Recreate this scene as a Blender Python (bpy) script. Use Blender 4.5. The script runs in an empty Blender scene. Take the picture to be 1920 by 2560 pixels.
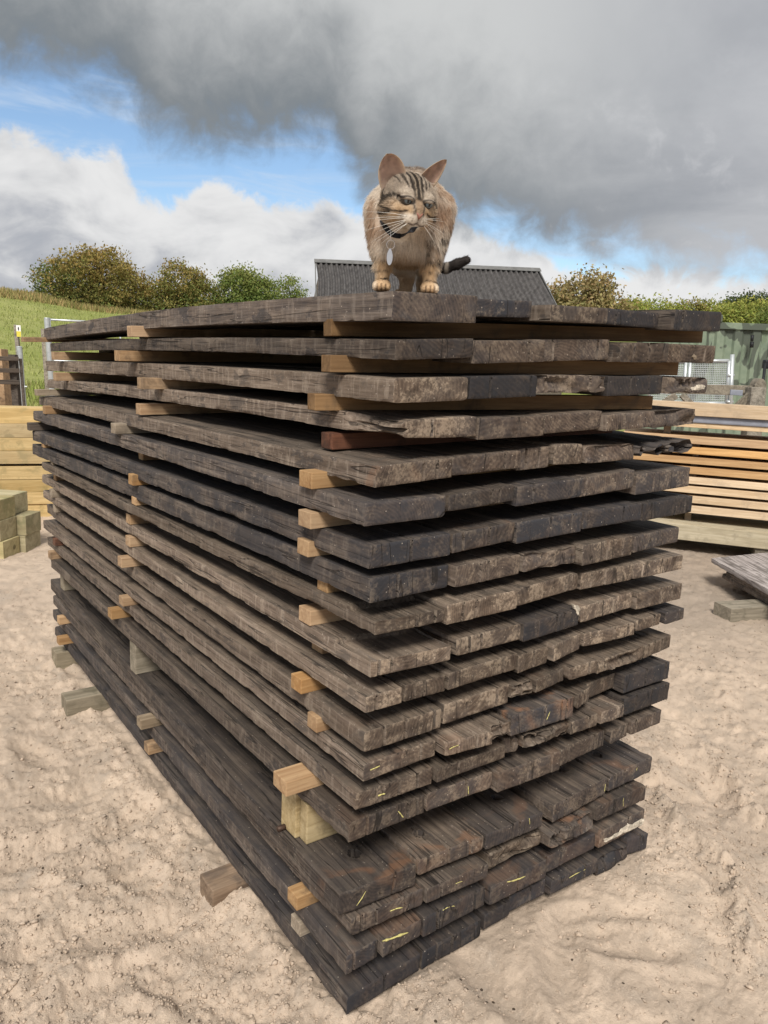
import bpy, math, random
import numpy as np
from mathutils import Matrix, Vector

random.seed(7)
rng = np.random.default_rng(7)
scene = bpy.context.scene
COL = scene.collection
rad = math.radians

# ------------------------------------------------------------------ camera
CAM = np.array([-0.830, -1.132, 1.431])
FPX, CX, CY = 1891.9, 960.0, 1280.0           # focal length and centre of the 1920 x 2560 picture
YAW, PITCH, ROLL = rad(-36.927), rad(10.906), rad(2.631)

def cam_axes(yaw, pitch, roll):
    cy, sy, cp, sp = math.cos(yaw), math.sin(yaw), math.cos(pitch), math.sin(pitch)
    f = np.array([-sy * cp, cy * cp, -sp]); r = np.array([cy, sy, 0.0]); u = np.cross(r, f)
    cr, sr = math.cos(roll), math.sin(roll)
    return cr * r + sr * u, -sr * r + cr * u, f

RX, UP, FW = cam_axes(YAW, PITCH, ROLL)
cam_data = bpy.data.cameras.new('camera')
cam_data.sensor_fit = 'VERTICAL'
cam_data.sensor_height = 36.0
cam_data.lens = FPX / 2560.0 * 36.0
cam_data.clip_start = 0.05
cam_data.clip_end = 3000.0
cam = bpy.data.objects.new('camera', cam_data)
COL.objects.link(cam)
cam.matrix_world = Matrix(((RX[0], UP[0], -FW[0], CAM[0]), (RX[1], UP[1], -FW[1], CAM[1]),
                           (RX[2], UP[2], -FW[2], CAM[2]), (0, 0, 0, 1)))
scene.camera = cam

# survey helpers: a sighting measured in the photograph turned into a place in the yard
def ray(u, v): return RX * ((u - CX) / FPX) - UP * ((v - CY) / FPX) + FW
def on_z(u, v, z): d = ray(u, v); return CAM + d * ((z - CAM[2]) / d[2])
def on_y(u, v, y): d = ray(u, v); return CAM + d * ((y - CAM[1]) / d[1])
def on_x(u, v, x): d = ray(u, v); return CAM + d * ((x - CAM[0]) / d[0])
def at(u, v, dist): d = ray(u, v); return CAM + d * (dist / math.hypot(d[0], d[1]))
def az_el(u, v):
    d = ray(u, v); d = d / np.linalg.norm(d)
    a = math.degrees(math.atan2(d[0], d[1])) - 36.927
    return a, math.degrees(math.asin(d[2]))
# the yard slopes a little under the stack: true upright of posts and buildings
_r, _u, _f = cam_axes(YAW, PITCH, rad(0.7))
TRUE_UP = RX * _r[2] + UP * _u[2] + FW * _f[2]
TRUE_UP = TRUE_UP / np.linalg.norm(TRUE_UP)

# ------------------------------------------------------------------ light and exposure
EXPOSURE = 0.80
SUN_EL, SUN_AZ = rad(47), rad(221)             # azimuth clockwise from +Y: behind the camera, slightly left
vs = scene.view_settings
scene.display_settings.display_device = 'sRGB'
vs.view_transform = 'Standard'; vs.look = 'None'; vs.exposure = EXPOSURE; vs.gamma = 1.0
vs.use_curve_mapping = False

sun_data = bpy.data.lights.new('sun', 'SUN')
sun_data.energy = 2.7
sun_data.angle = rad(18)
sun_data.color = (1.0, 0.94, 0.84)
sun = bpy.data.objects.new('sun', sun_data)
COL.objects.link(sun)
sdir = Vector((math.sin(SUN_AZ) * math.cos(SUN_EL), math.cos(SUN_AZ) * math.cos(SUN_EL), math.sin(SUN_EL)))
sun.rotation_euler = (-sdir).to_track_quat('-Z', 'Y').to_euler()

# ------------------------------------------------------------------ node helpers
class G:
    """small helper to write node graphs as expressions"""
    def __init__(self, tree): self.t = tree; self.n = tree.nodes; self.l = tree.links
    def new(self, typ, **kw):
        nd = self.n.new(typ)
        for k, v in kw.items(): setattr(nd, k, v)
        return nd
    def put(self, sock, val):
        if isinstance(val, bpy.types.NodeSocket): self.l.new(val, sock)
        elif isinstance(val, (tuple, list)) and sock.type == 'RGBA' and len(val) == 3: sock.default_value = (*val, 1)
        else: sock.default_value = val
    def m(self, op, a, b=0.0, c=None, clamp=False):
        nd = self.new('ShaderNodeMath', operation=op, use_clamp=clamp)
        self.put(nd.inputs[0], a); self.put(nd.inputs[1], b)
        if c is not None: self.put(nd.inputs[2], c)
        return nd.outputs[0]
    def add(self, a, b): return self.m('ADD', a, b)
    def sub(self, a, b): return self.m('SUBTRACT', a, b)
    def mul(self, a, b): return self.m('MULTIPLY', a, b)
    def ss(self, x, lo, hi, to0=0.0, to1=1.0):
        nd = self.new('ShaderNodeMapRange', interpolation_type='SMOOTHSTEP', clamp=True)
        for i, v in enumerate((x, lo, hi, to0, to1)): self.put(nd.inputs[i], v)
        return nd.outputs[0]
    def lin(self, x, lo, hi, to0=0.0, to1=1.0):
        nd = self.new('ShaderNodeMapRange', interpolation_type='LINEAR', clamp=True)
        for i, v in enumerate((x, lo, hi, to0, to1)): self.put(nd.inputs[i], v)
        return nd.outputs[0]
    def mix(self, f, a, b, blend='MIX'):
        nd = self.new('ShaderNodeMix', data_type='RGBA', blend_type=blend, clamp_factor=True)
        self.put(nd.inputs[0], f); self.put(nd.inputs[6], a); self.put(nd.inputs[7], b)
        return nd.outputs[2]
    def noise(self, vec, scale, detail=4.0, rough=0.55, dist=0.0, col=False, lac=2.0):
        nd = self.new('ShaderNodeTexNoise')
        if vec is not None: self.l.new(vec, nd.inputs['Vector'])
        self.put(nd.inputs['Scale'], scale); nd.inputs['Detail'].default_value = detail
        nd.inputs['Roughness'].default_value = rough; nd.inputs['Distortion'].default_value = dist
        nd.inputs['Lacunarity'].default_value = lac
        return nd.outputs[1 if col else 0]
    def voro(self, vec, scale, feature='F1', rnd=1.0, out=0):
        nd = self.new('ShaderNodeTexVoronoi', feature=feature)
        self.l.new(vec, nd.inputs['Vector']); nd.inputs['Scale'].default_value = scale
        nd.inputs['Randomness'].default_value = rnd
        return nd.outputs[out]
    def comb(self, x, y, z):
        nd = self.new('ShaderNodeCombineXYZ')
        for i, v in enumerate((x, y, z)): self.put(nd.inputs[i], v)
        return nd.outputs[0]
    def sep(self, v):
        nd = self.new('ShaderNodeSeparateXYZ'); self.l.new(v, nd.inputs[0]); return nd.outputs
    def vm(self, op, a, b=(0, 0, 0)):
        nd = self.new('ShaderNodeVectorMath', operation=op)
        self.put(nd.inputs[0], a); self.put(nd.inputs[1], b)
        return nd.outputs[0]
    def ramp(self, f, stops, interp='LINEAR'):
        nd = self.new('ShaderNodeValToRGB'); cr = nd.color_ramp; cr.interpolation = interp
        while len(cr.elements) < len(stops): cr.elements.new(0.5)
        for e, (p, c) in zip(cr.elements, stops):
            e.position = p
            e.color = (c, c, c, 1) if not isinstance(c, (tuple, list)) else (*c, 1)
        self.put(nd.inputs[0], f)
        return nd.outputs[0]
    def bump(self, h, strength, dist, normal=None):
        nd = self.new('ShaderNodeBump')
        nd.inputs['Strength'].default_value = strength; nd.inputs['Distance'].default_value = dist
        self.put(nd.inputs['Height'], h)
        if normal is not None: self.l.new(normal, nd.inputs['Normal'])
        return nd.outputs[0]

def material(name):
    m = bpy.data.materials.new(name); m.use_nodes = True
    g = G(m.node_tree)
    b = next(n for n in g.n if n.type == 'BSDF_PRINCIPLED')
    b.inputs['Specular IOR Level'].default_value = 0.25
    return m, g, b

# ------------------------------------------------------------------ sky
world = bpy.data.worlds.new('World')
scene.world = world
world.use_nodes = True
g = G(world.node_tree)
bg = next(n for n in g.n if n.type == 'BACKGROUND')
SKY_STRENGTH = 0.1
bg.inputs['Strength'].default_value = SKY_STRENGTH
SK = 1.0 / (SKY_STRENGTH * 2 ** EXPOSURE)      # cloud brightness, as the exposure shows it -> sky units
tc = g.new('ShaderNodeTexCoord')
nish = g.new('ShaderNodeTexSky', sky_type='NISHITA', sun_disc=False, sun_elevation=SUN_EL, sun_rotation=SUN_AZ)
nish.air_density = 1.0; nish.dust_density = 0.6; nish.ozone_density = 1.5
rot = g.new('ShaderNodeVectorRotate', rotation_type='Z_AXIS')
g.l.new(tc.outputs['Generated'], rot.inputs['Vector']); rot.inputs['Angle'].default_value = -YAW
dx, dy, dz = g.sep(rot.outputs[0])
az = g.mul(g.m('ARCTAN2', dx, dy), 57.29578)
el = g.mul(g.m('ARCSINE', dz), 57.29578)
ae = g.comb(az, el, 0.0)
# planar cloud coordinates: features shrink towards the horizon as on a flat cloud deck
hz = g.add(g.m('MAXIMUM', dz, 0.0), 0.16)
pl = g.comb(g.m('DIVIDE', dx, hz), g.m('DIVIDE', dy, hz), 0.0)

def curve_of_az(pts, e_max=40.0):
    """elevation (degrees) of a cloud outline as a function of azimuth"""
    pts = sorted(az_el(u, v) for u, v in pts)
    stops = [((a + 40.0) / 80.0, max(0.0, e) / e_max) for a, e in pts]
    return g.mul(g.ramp(g.lin(az, -40.0, 40.0), stops), e_max)

n_big = g.noise(ae, 0.11, 6, 0.58, 0.4)
n_mid = g.noise(ae, 0.33, 7, 0.6, 0.3)
n_pl = g.noise(pl, 1.1, 7, 0.55, 0.5)
n_soft = g.noise(pl, 0.55, 4, 0.5, 0.3)

# the dark cloud deck overhead, its ragged lower edge running from upper left to lower right
deck_edge = curve_of_az([(-250, 60), (0, 150), (150, 215), (270, 235), (340, 300), (400, 375), (600, 395), (740, 365),
                         (830, 375), (900, 500), (1010, 520), (1130, 560), (1300, 615), (1500, 650), (1750, 690), (2100, 705)])
deck_h = g.add(g.sub(el, deck_edge), g.mul(g.sub(n_mid, 0.5), 7.0))
deck = g.ss(deck_h, -1.3, 2.6)
deck_shade = g.ss(g.add(g.add(deck_h, g.mul(g.sub(n_soft, 0.5), 8.0)), g.mul(g.sub(n_big, 0.5), 5.0)), -1.5, 13.0)
deck_col = g.ramp(deck_shade, [(0.0, (0.180, 0.215, 0.255)), (0.2, (0.238, 0.262, 0.282)), (0.46, (0.345, 0.362, 0.375)), (1.0, (0.61, 0.62, 0.62))])
# towards the right the deck is thinner, paler and slightly mauve, with bright rents
thin = g.ss(az, 2.0, 24.0)
deck_col = g.mix(g.mul(thin, 0.85), deck_col, g.mix(g.ss(n_pl, 0.33, 0.68), (0.37, 0.385, 0.42), (0.56, 0.57, 0.595)))
rent = g.mul(g.ss(g.add(n_mid, g.mul(n_big, 0.6)), 0.86, 1.05), g.mul(g.ss(el, 24.0, 10.0), g.ss(az, 3.0, 12.0)))
deck_col = g.mix(g.mul(rent, 0.35), deck_col, (0.72, 0.72, 0.74))

# fair-weather cumulus bank below, white crowned and grey bellied
bank_edge = curve_of_az([(-250, 330), (0, 350), (130, 345), (230, 385), (300, 400), (350, 480), (430, 500), (520, 450), (590, 470),
                         (700, 500), (830, 520), (1000, 560), (1130, 560), (1300, 615), (1500, 670), (1700, 690), (2100, 700)])
bank_h = g.add(g.sub(bank_edge, el), g.mul(g.sub(n_mid, 0.5), 5.0))
bank = g.ss(bank_h, -0.35, 0.7)
bank_n = g.noise(g.comb(az, g.mul(el, 1.7), 3.0), 0.16, 6, 0.55, 0.5)
bank_shade = g.ss(g.add(g.mul(bank_h, 0.085), g.mul(g.sub(bank_n, 0.5), 2.4)), -0.12, 1.25)
bank_col = g.ramp(bank_shade, [(0.0, (0.82, 0.82, 0.82)), (0.35, (0.68, 0.685, 0.695)), (0.7, (0.49, 0.505, 0.54)), (1.0, (0.37, 0.395, 0.445))])
bank_col = g.mix(g.mul(g.ss(el, 5.0, -1.0), 0.5), bank_col, (0.76, 0.77, 0.78))
# high thin wisps in the blue gap
wisp = g.mul(g.ss(g.noise(g.comb(g.mul(az, 0.35), g.mul(el, 1.6), 9.0), 0.3, 5, 0.6, 0.6), 0.45, 0.75), 0.6)
blue = g.mix(1.0, nish.outputs[0], (0.80, 0.84, 0.86), 'MULTIPLY')
def sk(c): return g.mix(1.0, c, (SK, SK, SK), 'MULTIPLY')
col = g.mix(wisp, blue, sk(g.mix(0.0, (0.62, 0.72, 0.85), (0, 0, 0))))
col = g.mix(bank, col, sk(bank_col))
col = g.mix(deck, col, sk(deck_col))
g.l.new(col, bg.inputs['Color'])

# ------------------------------------------------------------------ numpy noise
def _hash(ix, iy, iz, seed):
    h = (ix.astype(np.int64) * 374761393 + iy.astype(np.int64) * 668265263 + iz.astype(np.int64) * 2147483647 + seed * 1274126177) & 0xffffffff
    h = ((h ^ (h >> 13)) * 1274126177) & 0xffffffff
    h = ((h ^ (h >> 16)) * 2246822519) & 0xffffffff
    return ((h ^ (h >> 15)) & 0xffff) / 32767.5 - 1.0

def vnoise(x, y, z=None, seed=0):
    x = np.asarray(x, float); y = np.asarray(y, float)
    z = np.zeros_like(x) if z is None else np.asarray(z, float)
    x, y, z = np.broadcast_arrays(x, y, z)
    ix, iy, iz = np.floor(x), np.floor(y), np.floor(z)
    fx, fy, fz = x - ix, y - iy, z - iz
    ux, uy, uz = (f * f * f * (f * (f * 6 - 15) + 10) for f in (fx, fy, fz))
    out = 0
    for a in (0, 1):
        for b in (0, 1):
            for c in (0, 1):
                w = (ux if a else 1 - ux) * (uy if b else 1 - uy) * (uz if c else 1 - uz)
                out = out + w * _hash(ix + a, iy + b, iz + c, seed)
    return out

def fbm(x, y, z=None, seed=0, octv=4, gain=0.5):
    s, a, f = 0, 1.0, 1.0
    for o in range(octv):
        s = s + a * vnoise(np.asarray(x) * f + 17.3 * o, np.asarray(y) * f - 5.1 * o, None if z is None else np.asarray(z) * f, seed + o)
        a *= gain; f *= 2.03
    return s

def sstep(x, a, b):
    t = np.clip((x - a) / (b - a), 0, 1); return t * t * (3 - 2 * t)

# ------------------------------------------------------------------ object helpers
def mesh_from(name, verts, faces, mat=None, smooth=False, sharp=None):
    me = bpy.data.meshes.new(name)
    verts = np.asarray(verts, dtype=np.float32).reshape(-1, 3)
    if isinstance(faces, np.ndarray):
        n = faces.shape[1]
        me.vertices.add(len(verts)); me.vertices.foreach_set('co', verts.ravel())
        me.loops.add(faces.size); me.loops.foreach_set('vertex_index', faces.astype(np.int32).ravel())
        me.polygons.add(len(faces)); me.polygons.foreach_set('loop_start', np.arange(0, faces.size, n, dtype=np.int32))
        me.update(calc_edges=True); me.validate()
    else:
        me.from_pydata([tuple(map(float, v)) for v in verts], [], faces); me.update()
    if mat is not None: me.materials.append(mat)
    if smooth: me.polygons.foreach_set('use_smooth', np.ones(len(me.polygons), dtype=bool))
    if sharp: me.set_sharp_from_angle(angle=rad(sharp))
    return me

def obj(name, me, parent=None, label=None, cat=None, group=None, kind=None, loc=None):
    o = bpy.data.objects.new(name, me); COL.objects.link(o)
    if loc is not None: o.location = [float(q) for q in loc]
    if parent is not None: o.parent = parent
    if label: o['label'] = label
    if cat: o['category'] = cat
    if group: o['group'] = group
    if kind: o['kind'] = kind
    return o

def empty(name, loc, label, cat, group=None):
    o = obj(name, None, None, label, cat, group, None, loc); o.empty_display_size = 0.1
    return o

class MB:
    """collects simple shapes into one mesh"""
    def __init__(self): self.v = []; self.f = []
    def shape(self, vs, fs):
        k = len(self.v); self.v += [tuple(map(float, p)) for p in vs]; self.f += [tuple(i + k for i in f) for f in fs]
    def box(self, o, ax, ay, az_):
        o, ax, ay, az_ = (np.array(q, float) for q in (o, ax, ay, az_))
        p = [o + ax * i + ay * j + az_ * k for k in (0, 1) for j in (0, 1) for i in (0, 1)]
        self.shape(p, [(0, 2, 3, 1), (4, 5, 7, 6), (0, 1, 5, 4), (2, 6, 7, 3), (0, 4, 6, 2), (1, 3, 7, 5)])
    def tube(self, pts, r, n=8, cap=True):
        pts = [np.array(p, float) for p in pts]
        rs = list(r) if isinstance(r, (list, tuple, np.ndarray)) else [r] * len(pts)
        k0 = len(self.v); prev = None
        for i, p in enumerate(pts):
            t = pts[min(i + 1, len(pts) - 1)] - pts[max(i - 1, 0)]; t = t / (np.linalg.norm(t) + 1e-12)
            if prev is None:
                a = np.array([0, 0, 1.0]) if abs(t[2]) < 0.9 else np.array([1.0, 0, 0])
                s = np.cross(a, t)
            else: s = prev - t * prev.dot(t)
            s = s / np.linalg.norm(s); prev = s; b = np.cross(t, s)
            for j in range(n):
                q = 2 * math.pi * j / n
                self.v.append(tuple(p + (s * math.cos(q) + b * math.sin(q)) * rs[i]))
        for i in range(len(pts) - 1):
            for j in range(n):
                a, b = k0 + i * n + j, k0 + i * n + (j + 1) % n
                self.f.append((a, b, b + n, a + n))
        if cap:
            self.f.append(tuple(k0 + j for j in reversed(range(n))))
            e = k0 + (len(pts) - 1) * n; self.f.append(tuple(e + j for j in range(n)))
    def mesh(self, name, mat, smooth=False, sharp=None, bevel=0.0):
        me = mesh_from(name, self.v, self.f, mat, smooth, None)
        if bevel:
            import bmesh
            bm = bmesh.new(); bm.from_mesh(me)
            bmesh.ops.bevel(bm, geom=list(bm.edges), offset=bevel, segments=2, affect='EDGES', profile=0.6)
            bm.to_mesh(me); bm.free()
        if sharp: me.set_sharp_from_angle(angle=rad(sharp))
        return me

# ------------------------------------------------------------------ materials: timber
def old_timber():
    m, g, b = material('old_creosoted_timber')
    tc = g.new('ShaderNodeTexCoord'); oi = g.new('ShaderNodeObjectInfo')
    P = tc.outputs['Object']; N = tc.outputs['Normal']
    rnd = oi.outputs['Random']
    oc = g.sep(oi.outputs['Color'])            # x: blackness, y: pale dust, z: rust
    off = g.comb(g.mul(rnd, 91.0), g.mul(rnd, 37.0), g.mul(rnd, 53.0))
    Q = g.vm('ADD', P, off)
    nx, ny, nz = g.sep(N)
    is_end = g.ss(g.m('ABSOLUTE', ny), 0.55, 0.8)
    is_top = g.ss(nz, 0.55, 0.85)
    # long grain
    gq = g.vm('MULTIPLY', Q, (1.0, 0.045, 1.0))
    fine = g.noise(gq, 210.0, 5, 0.62)
    mid = g.noise(gq, 62.0, 5, 0.6, 0.4)
    blot = g.noise(Q, 7.0, 6, 0.62, 0.5)
    blot2 = g.noise(g.vm('MULTIPLY', Q, (1.0, 0.5, 1.0)), 19.0, 6, 0.68, 0.3)
    speck = g.noise(Q, 130.0, 4, 0.7)
    vert = g.noise(g.vm('MULTIPLY', Q, (1.0, 1.0, 0.22)), 70.0, 5, 0.65)
    # end grain: growth rings round a pith that lies off the board, crossed by saw marks
    px, py, pz = g.sep(P)
    wob = g.mul(g.sub(g.noise(Q, 14.0, 3, 0.5), 0.5), 0.035)
    ex = g.sub(px, g.add(g.mul(rnd, 0.34), -0.08)); ez = g.add(pz, g.lin(g.m('FRACT', g.mul(rnd, 17.0)), 0, 1, -0.16, 0.22))
    r = g.add(g.m('SQRT', g.add(g.mul(ex, ex), g.mul(ez, ez))), wob)
    rings = g.m('SINE', g.mul(r, g.lin(g.m('FRACT', g.mul(rnd, 7.0)), 0, 1, 480.0, 950.0)))
    ringv = g.add(g.mul(rings, 0.5), 0.5)
    saw = g.noise(g.vm('MULTIPLY', Q, (1.0, 1.0, 0.1)), 160.0, 3, 0.6)
    # colours
    long_c = g.ramp(g.add(g.mul(mid, 0.55), g.mul(fine, 0.45)), [(0.30, (0.018, 0.013, 0.010)), (0.42, (0.080, 0.059, 0.046)), (0.56, (0.165, 0.128, 0.102)), (0.70, (0.30, 0.245, 0.20))])
    long_c = g.mix(g.mul(g.ss(vert, 0.50, 0.62), 0.5), long_c, (0.27, 0.222, 0.182))
    long_c = g.mix(g.mul(g.ss(blot2, 0.54, 0.62), 0.8), long_c, (0.034, 0.031, 0.032))
    long_c = g.mix(g.mul(g.ss(blot, 0.60, 0.70), g.add(0.2, g.mul(oc[1], 0.6))), long_c, (0.30, 0.25, 0.20))
    eb = g.noise(g.vm('MULTIPLY', Q, (1.0, 1.0, 1.3)), 24.0, 5, 0.55, 0.4)
    end_c = g.ramp(g.add(g.mul(ringv, 0.075), g.add(g.mul(eb, 0.62), g.mul(speck, 0.28))), [(0.36, (0.024, 0.016, 0.012)), (0.50, (0.082, 0.058, 0.043)), (0.66, (0.175, 0.129, 0.094))])
    end_c = g.mix(g.mul(g.ss(g.add(g.mul(eb, 0.35), g.mul(blot, 0.65)), 0.47, 0.56), g.add(0.32, g.mul(oc[0], 0.66))), end_c, (0.023, 0.024, 0.029))
    end_c = g.mix(g.mul(g.ss(g.add(g.mul(speck, 0.4), g.mul(blot2, 0.6)), 0.50, 0.60), g.add(0.05, g.mul(oc[1], 0.8))), end_c, (0.31, 0.245, 0.182))
    top_c = g.mix(g.ss(mid, 0.35, 0.7), (0.058, 0.043, 0.033), (0.185, 0.143, 0.109))
    top_c = g.mix(g.mul(g.ss(blot, 0.42, 0.62), 0.5), top_c, (0.042, 0.037, 0.034))
    top_c = g.mix(g.mul(g.ss(speck, 0.56, 0.72), g.add(0.15, g.mul(oc[1], 0.5))), top_c, (0.27, 0.225, 0.18))
    c = g.mix(is_top, long_c, top_c)
    c = g.mix(is_end, c, end_c)
    # arrises rubbed pale
    geo = g.new('ShaderNodeNewGeometry')
    rub = g.mul(g.ss(geo.outputs['Pointiness'], 0.515, 0.60), g.ss(speck, 0.36, 0.6))
    c = g.mix(g.mul(rub, g.add(0.25, g.mul(oc[1], 0.45))), c, (0.30, 0.245, 0.19))
    # creosote-black boards
    blk = g.mul(oc[0], g.ss(g.add(g.mul(blot, 0.6), g.mul(blot2, 0.4)), 0.42, 0.58, 1.0, 0.55))
    c = g.mix(g.mul(blk, 0.92), c, (0.024, 0.025, 0.031))
    # dusty boards
    c = g.mix(g.mul(g.mul(g.mul(oc[1], g.sub(1.0, oc[0])), g.ss(blot2, 0.34, 0.6)), 0.36), c, (0.215, 0.168, 0.129))
    # orange and red wear of rail seats and old paint
    rs = g.mul(g.ss(g.noise(g.vm('MULTIPLY', Q, (1.0, 1.4, 1.0)), 11.0, 4, 0.5, 0.5), 0.50, 0.66), oc[2])
    rs = g.mul(rs, g.mul(g.ss(py, 0.16, 0.02), g.sub(1.0, g.mul(is_end, 0.6))))
    c = g.mix(g.mul(rs, 0.62), c, (0.23, 0.115, 0.062))
    # a few pale specks of grit and bird lime
    v = g.voro(Q, 58.0)
    c = g.mix(g.mul(g.m('LESS_THAN', v, 0.085), 0.55), c, (0.36, 0.31, 0.26))
    # dark splits: along the grain on faces, across the thickness on ends
    chk = g.noise(g.vm('MULTIPLY', Q, (1.0, 0.03, 1.0)), 34.0, 3, 0.5, 0.2)
    chk = g.m('ABSOLUTE', g.sub(chk, 0.5))
    eck = g.m('ABSOLUTE', g.sub(g.noise(g.vm('MULTIPLY', Q, (1.0, 0.2, 0.12)), 13.0, 2, 0.5, 0.25), 0.5))
    split = g.add(g.mul(g.ss(chk, 0.012, 0.003), g.sub(1.0, is_end)), g.mul(g.mul(g.ss(eck, 0.007, 0.002), g.ss(blot, 0.45, 0.52)), is_end))
    c = g.mix(g.mul(split, 0.7), c, (0.012, 0.010, 0.009))
    hs = g.new('ShaderNodeHueSaturation')
    hs.inputs['Saturation'].default_value = 1.0
    g.l.new(g.lin(g.m('FRACT', g.mul(rnd, 29.0)), 0, 1, 0.74, 1.42), hs.inputs['Value'])
    g.l.new(c, hs.inputs['Color'])
    g.l.new(hs.outputs[0], b.inputs['Base Color'])
    g.put(b.inputs['Roughness'], g.lin(blot2, 0.3, 0.7, 0.62, 0.92))
    hgt = g.add(g.mul(g.add(g.mul(mid, 0.8), g.mul(fine, 0.5)), g.sub(1.0, g.mul(is_end, 0.75))), g.add(g.mul(speck, 0.3), g.mul(g.mul(eb, is_end), 0.25)))
    hgt = g.add(hgt, g.mul(g.mul(ringv, 0.08), is_end))
    # drying checks: thin dark splits along the grain
    hgt = g.sub(hgt, g.mul(split, 1.1))
    nb = g.bump(hgt, 0.7, 0.003)
    g.l.new(nb, b.inputs['Normal'])
    return m

def new_wood(name, dark, light, axis='x', knots=True, stain=None, rough=0.7, ring=26.0):
    """planed or sawn softwood whose grain runs along the object's own x or y axis"""
    m, g, b = material(name)
    tc = g.new('ShaderNodeTexCoord'); oi = g.new('ShaderNodeObjectInfo'); rnd = oi.outputs['Random']
    Q = g.vm('ADD', tc.outputs['Object'], g.comb(g.mul(rnd, 61.0), g.mul(rnd, 83.0), g.mul(rnd, 29.0)))
    s = (0.06, 1.0, 1.0) if axis == 'x' else (1.0, 0.06, 1.0)
    gq = g.vm('MULTIPLY', Q, s)
    a = g.noise(gq, ring, 4, 0.55, 1.2)
    f = g.noise(gq, 170.0, 4, 0.6)
    bl = g.noise(Q, 5.0, 4, 0.55)
    c = g.mix(g.ss(g.add(g.mul(a, 0.65), g.mul(f, 0.35)), 0.36, 0.64), dark, light)
    c = g.mix(g.mul(g.ss(bl, 0.5, 0.72), 0.35), c, tuple(q * 0.72 for q in light))
    if knots:
        kq = g.vm('MULTIPLY', Q, (0.5, 1.0, 1.0) if axis == 'x' else (1.0, 0.5, 1.0))
        v = g.voro(kq, 4.2)
        c = g.mix(g.mul(g.ss(v, 0.11, 0.06), 0.8), c, tuple(q * 0.30 for q in dark))
    if stain:
        st = g.noise(Q, 9.0, 5, 0.65, 0.4)
        c = g.mix(g.mul(g.ss(st, 0.5, 0.68), 0.75), c, stain)
    hs = g.new('ShaderNodeHueSaturation'); g.l.new(c, hs.inputs['Color'])
    g.l.new(g.lin(g.m('FRACT', g.mul(rnd, 13.0)), 0, 1, 0.8, 1.12), hs.inputs['Value'])
    g.l.new(g.lin(g.m('FRACT', g.mul(rnd, 31.0)), 0, 1, 0.85, 1.1), hs.inputs['Saturation'])
    g.l.new(hs.outputs[0], b.inputs['Base Color'])
    b.inputs['Roughness'].default_value = rough
    g.l.new(g.bump(g.add(f, g.mul(a, 0.5)), 0.5, 0.0015), b.inputs['Normal'])
    return m

def plain(name, color, rough=0.6, metal=0.0, var=0.15, scale=20.0, bump=0.0):
    m, g, b = material(name)
    tc = g.new('ShaderNodeTexCoord')
    n = g.noise(tc.outputs['Object'], scale, 5, 0.6)
    c = g.mix(g.ss(n, 0.3, 0.7), tuple(q * (1 - var) for q in color), tuple(min(1, q * (1 + var)) for q in color))
    g.l.new(c, b.inputs['Base Color'])
    b.inputs['Roughness'].default_value = rough; b.inputs['Metallic'].default_value = metal
    if bump: g.l.new(g.bump(n, bump, 0.002), b.inputs['Normal'])
    return m

M_OLD = old_timber()
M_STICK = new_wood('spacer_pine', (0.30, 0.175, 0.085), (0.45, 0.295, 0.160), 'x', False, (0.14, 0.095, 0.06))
M_STICKSHADE = new_wood('spacer_brown', (0.12, 0.07, 0.036), (0.215, 0.135, 0.072), 'x', False, (0.07, 0.05, 0.033))  # spacer pine with the shade of the front gaps put into its colour
M_STICKGREY = new_wood('spacer_weathered', (0.20, 0.155, 0.11), (0.36, 0.29, 0.215), 'x', False, (0.10, 0.08, 0.06))
M_STICKDARK = new_wood('spacer_dark', (0.045, 0.036, 0.03), (0.11, 0.085, 0.066), 'x', False)
M_STICKRED = new_wood('spacer_redwood', (0.07, 0.028, 0.018), (0.17, 0.075, 0.045), 'x', False, (0.04, 0.025, 0.02))
M_BLOCK = new_wood('block_pine', (0.34, 0.25, 0.125), (0.52, 0.41, 0.235), 'x', False, (0.20, 0.155, 0.085))
M_BEARER = new_wood('bearer_wood', (0.135, 0.085, 0.052), (0.27, 0.185, 0.12), 'x', False, (0.10, 0.075, 0.06))
M_BEARERGREY = new_wood('bearer_grey', (0.17, 0.145, 0.105), (0.30, 0.26, 0.20), 'x', False, (0.11, 0.10, 0.07))
M_CHALK = plain('yellow_chalk', (0.48, 0.43, 0.17), 0.95, 0, 0.25, 300.0)
M_WHITE = plain('old_white_paint', (0.46, 0.41, 0.34), 0.9, 0, 0.45, 70.0, 0.8)
M_IRON = plain('rusty_iron', (0.07, 0.045, 0.035), 0.6, 0.6, 0.3, 60.0)

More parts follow.
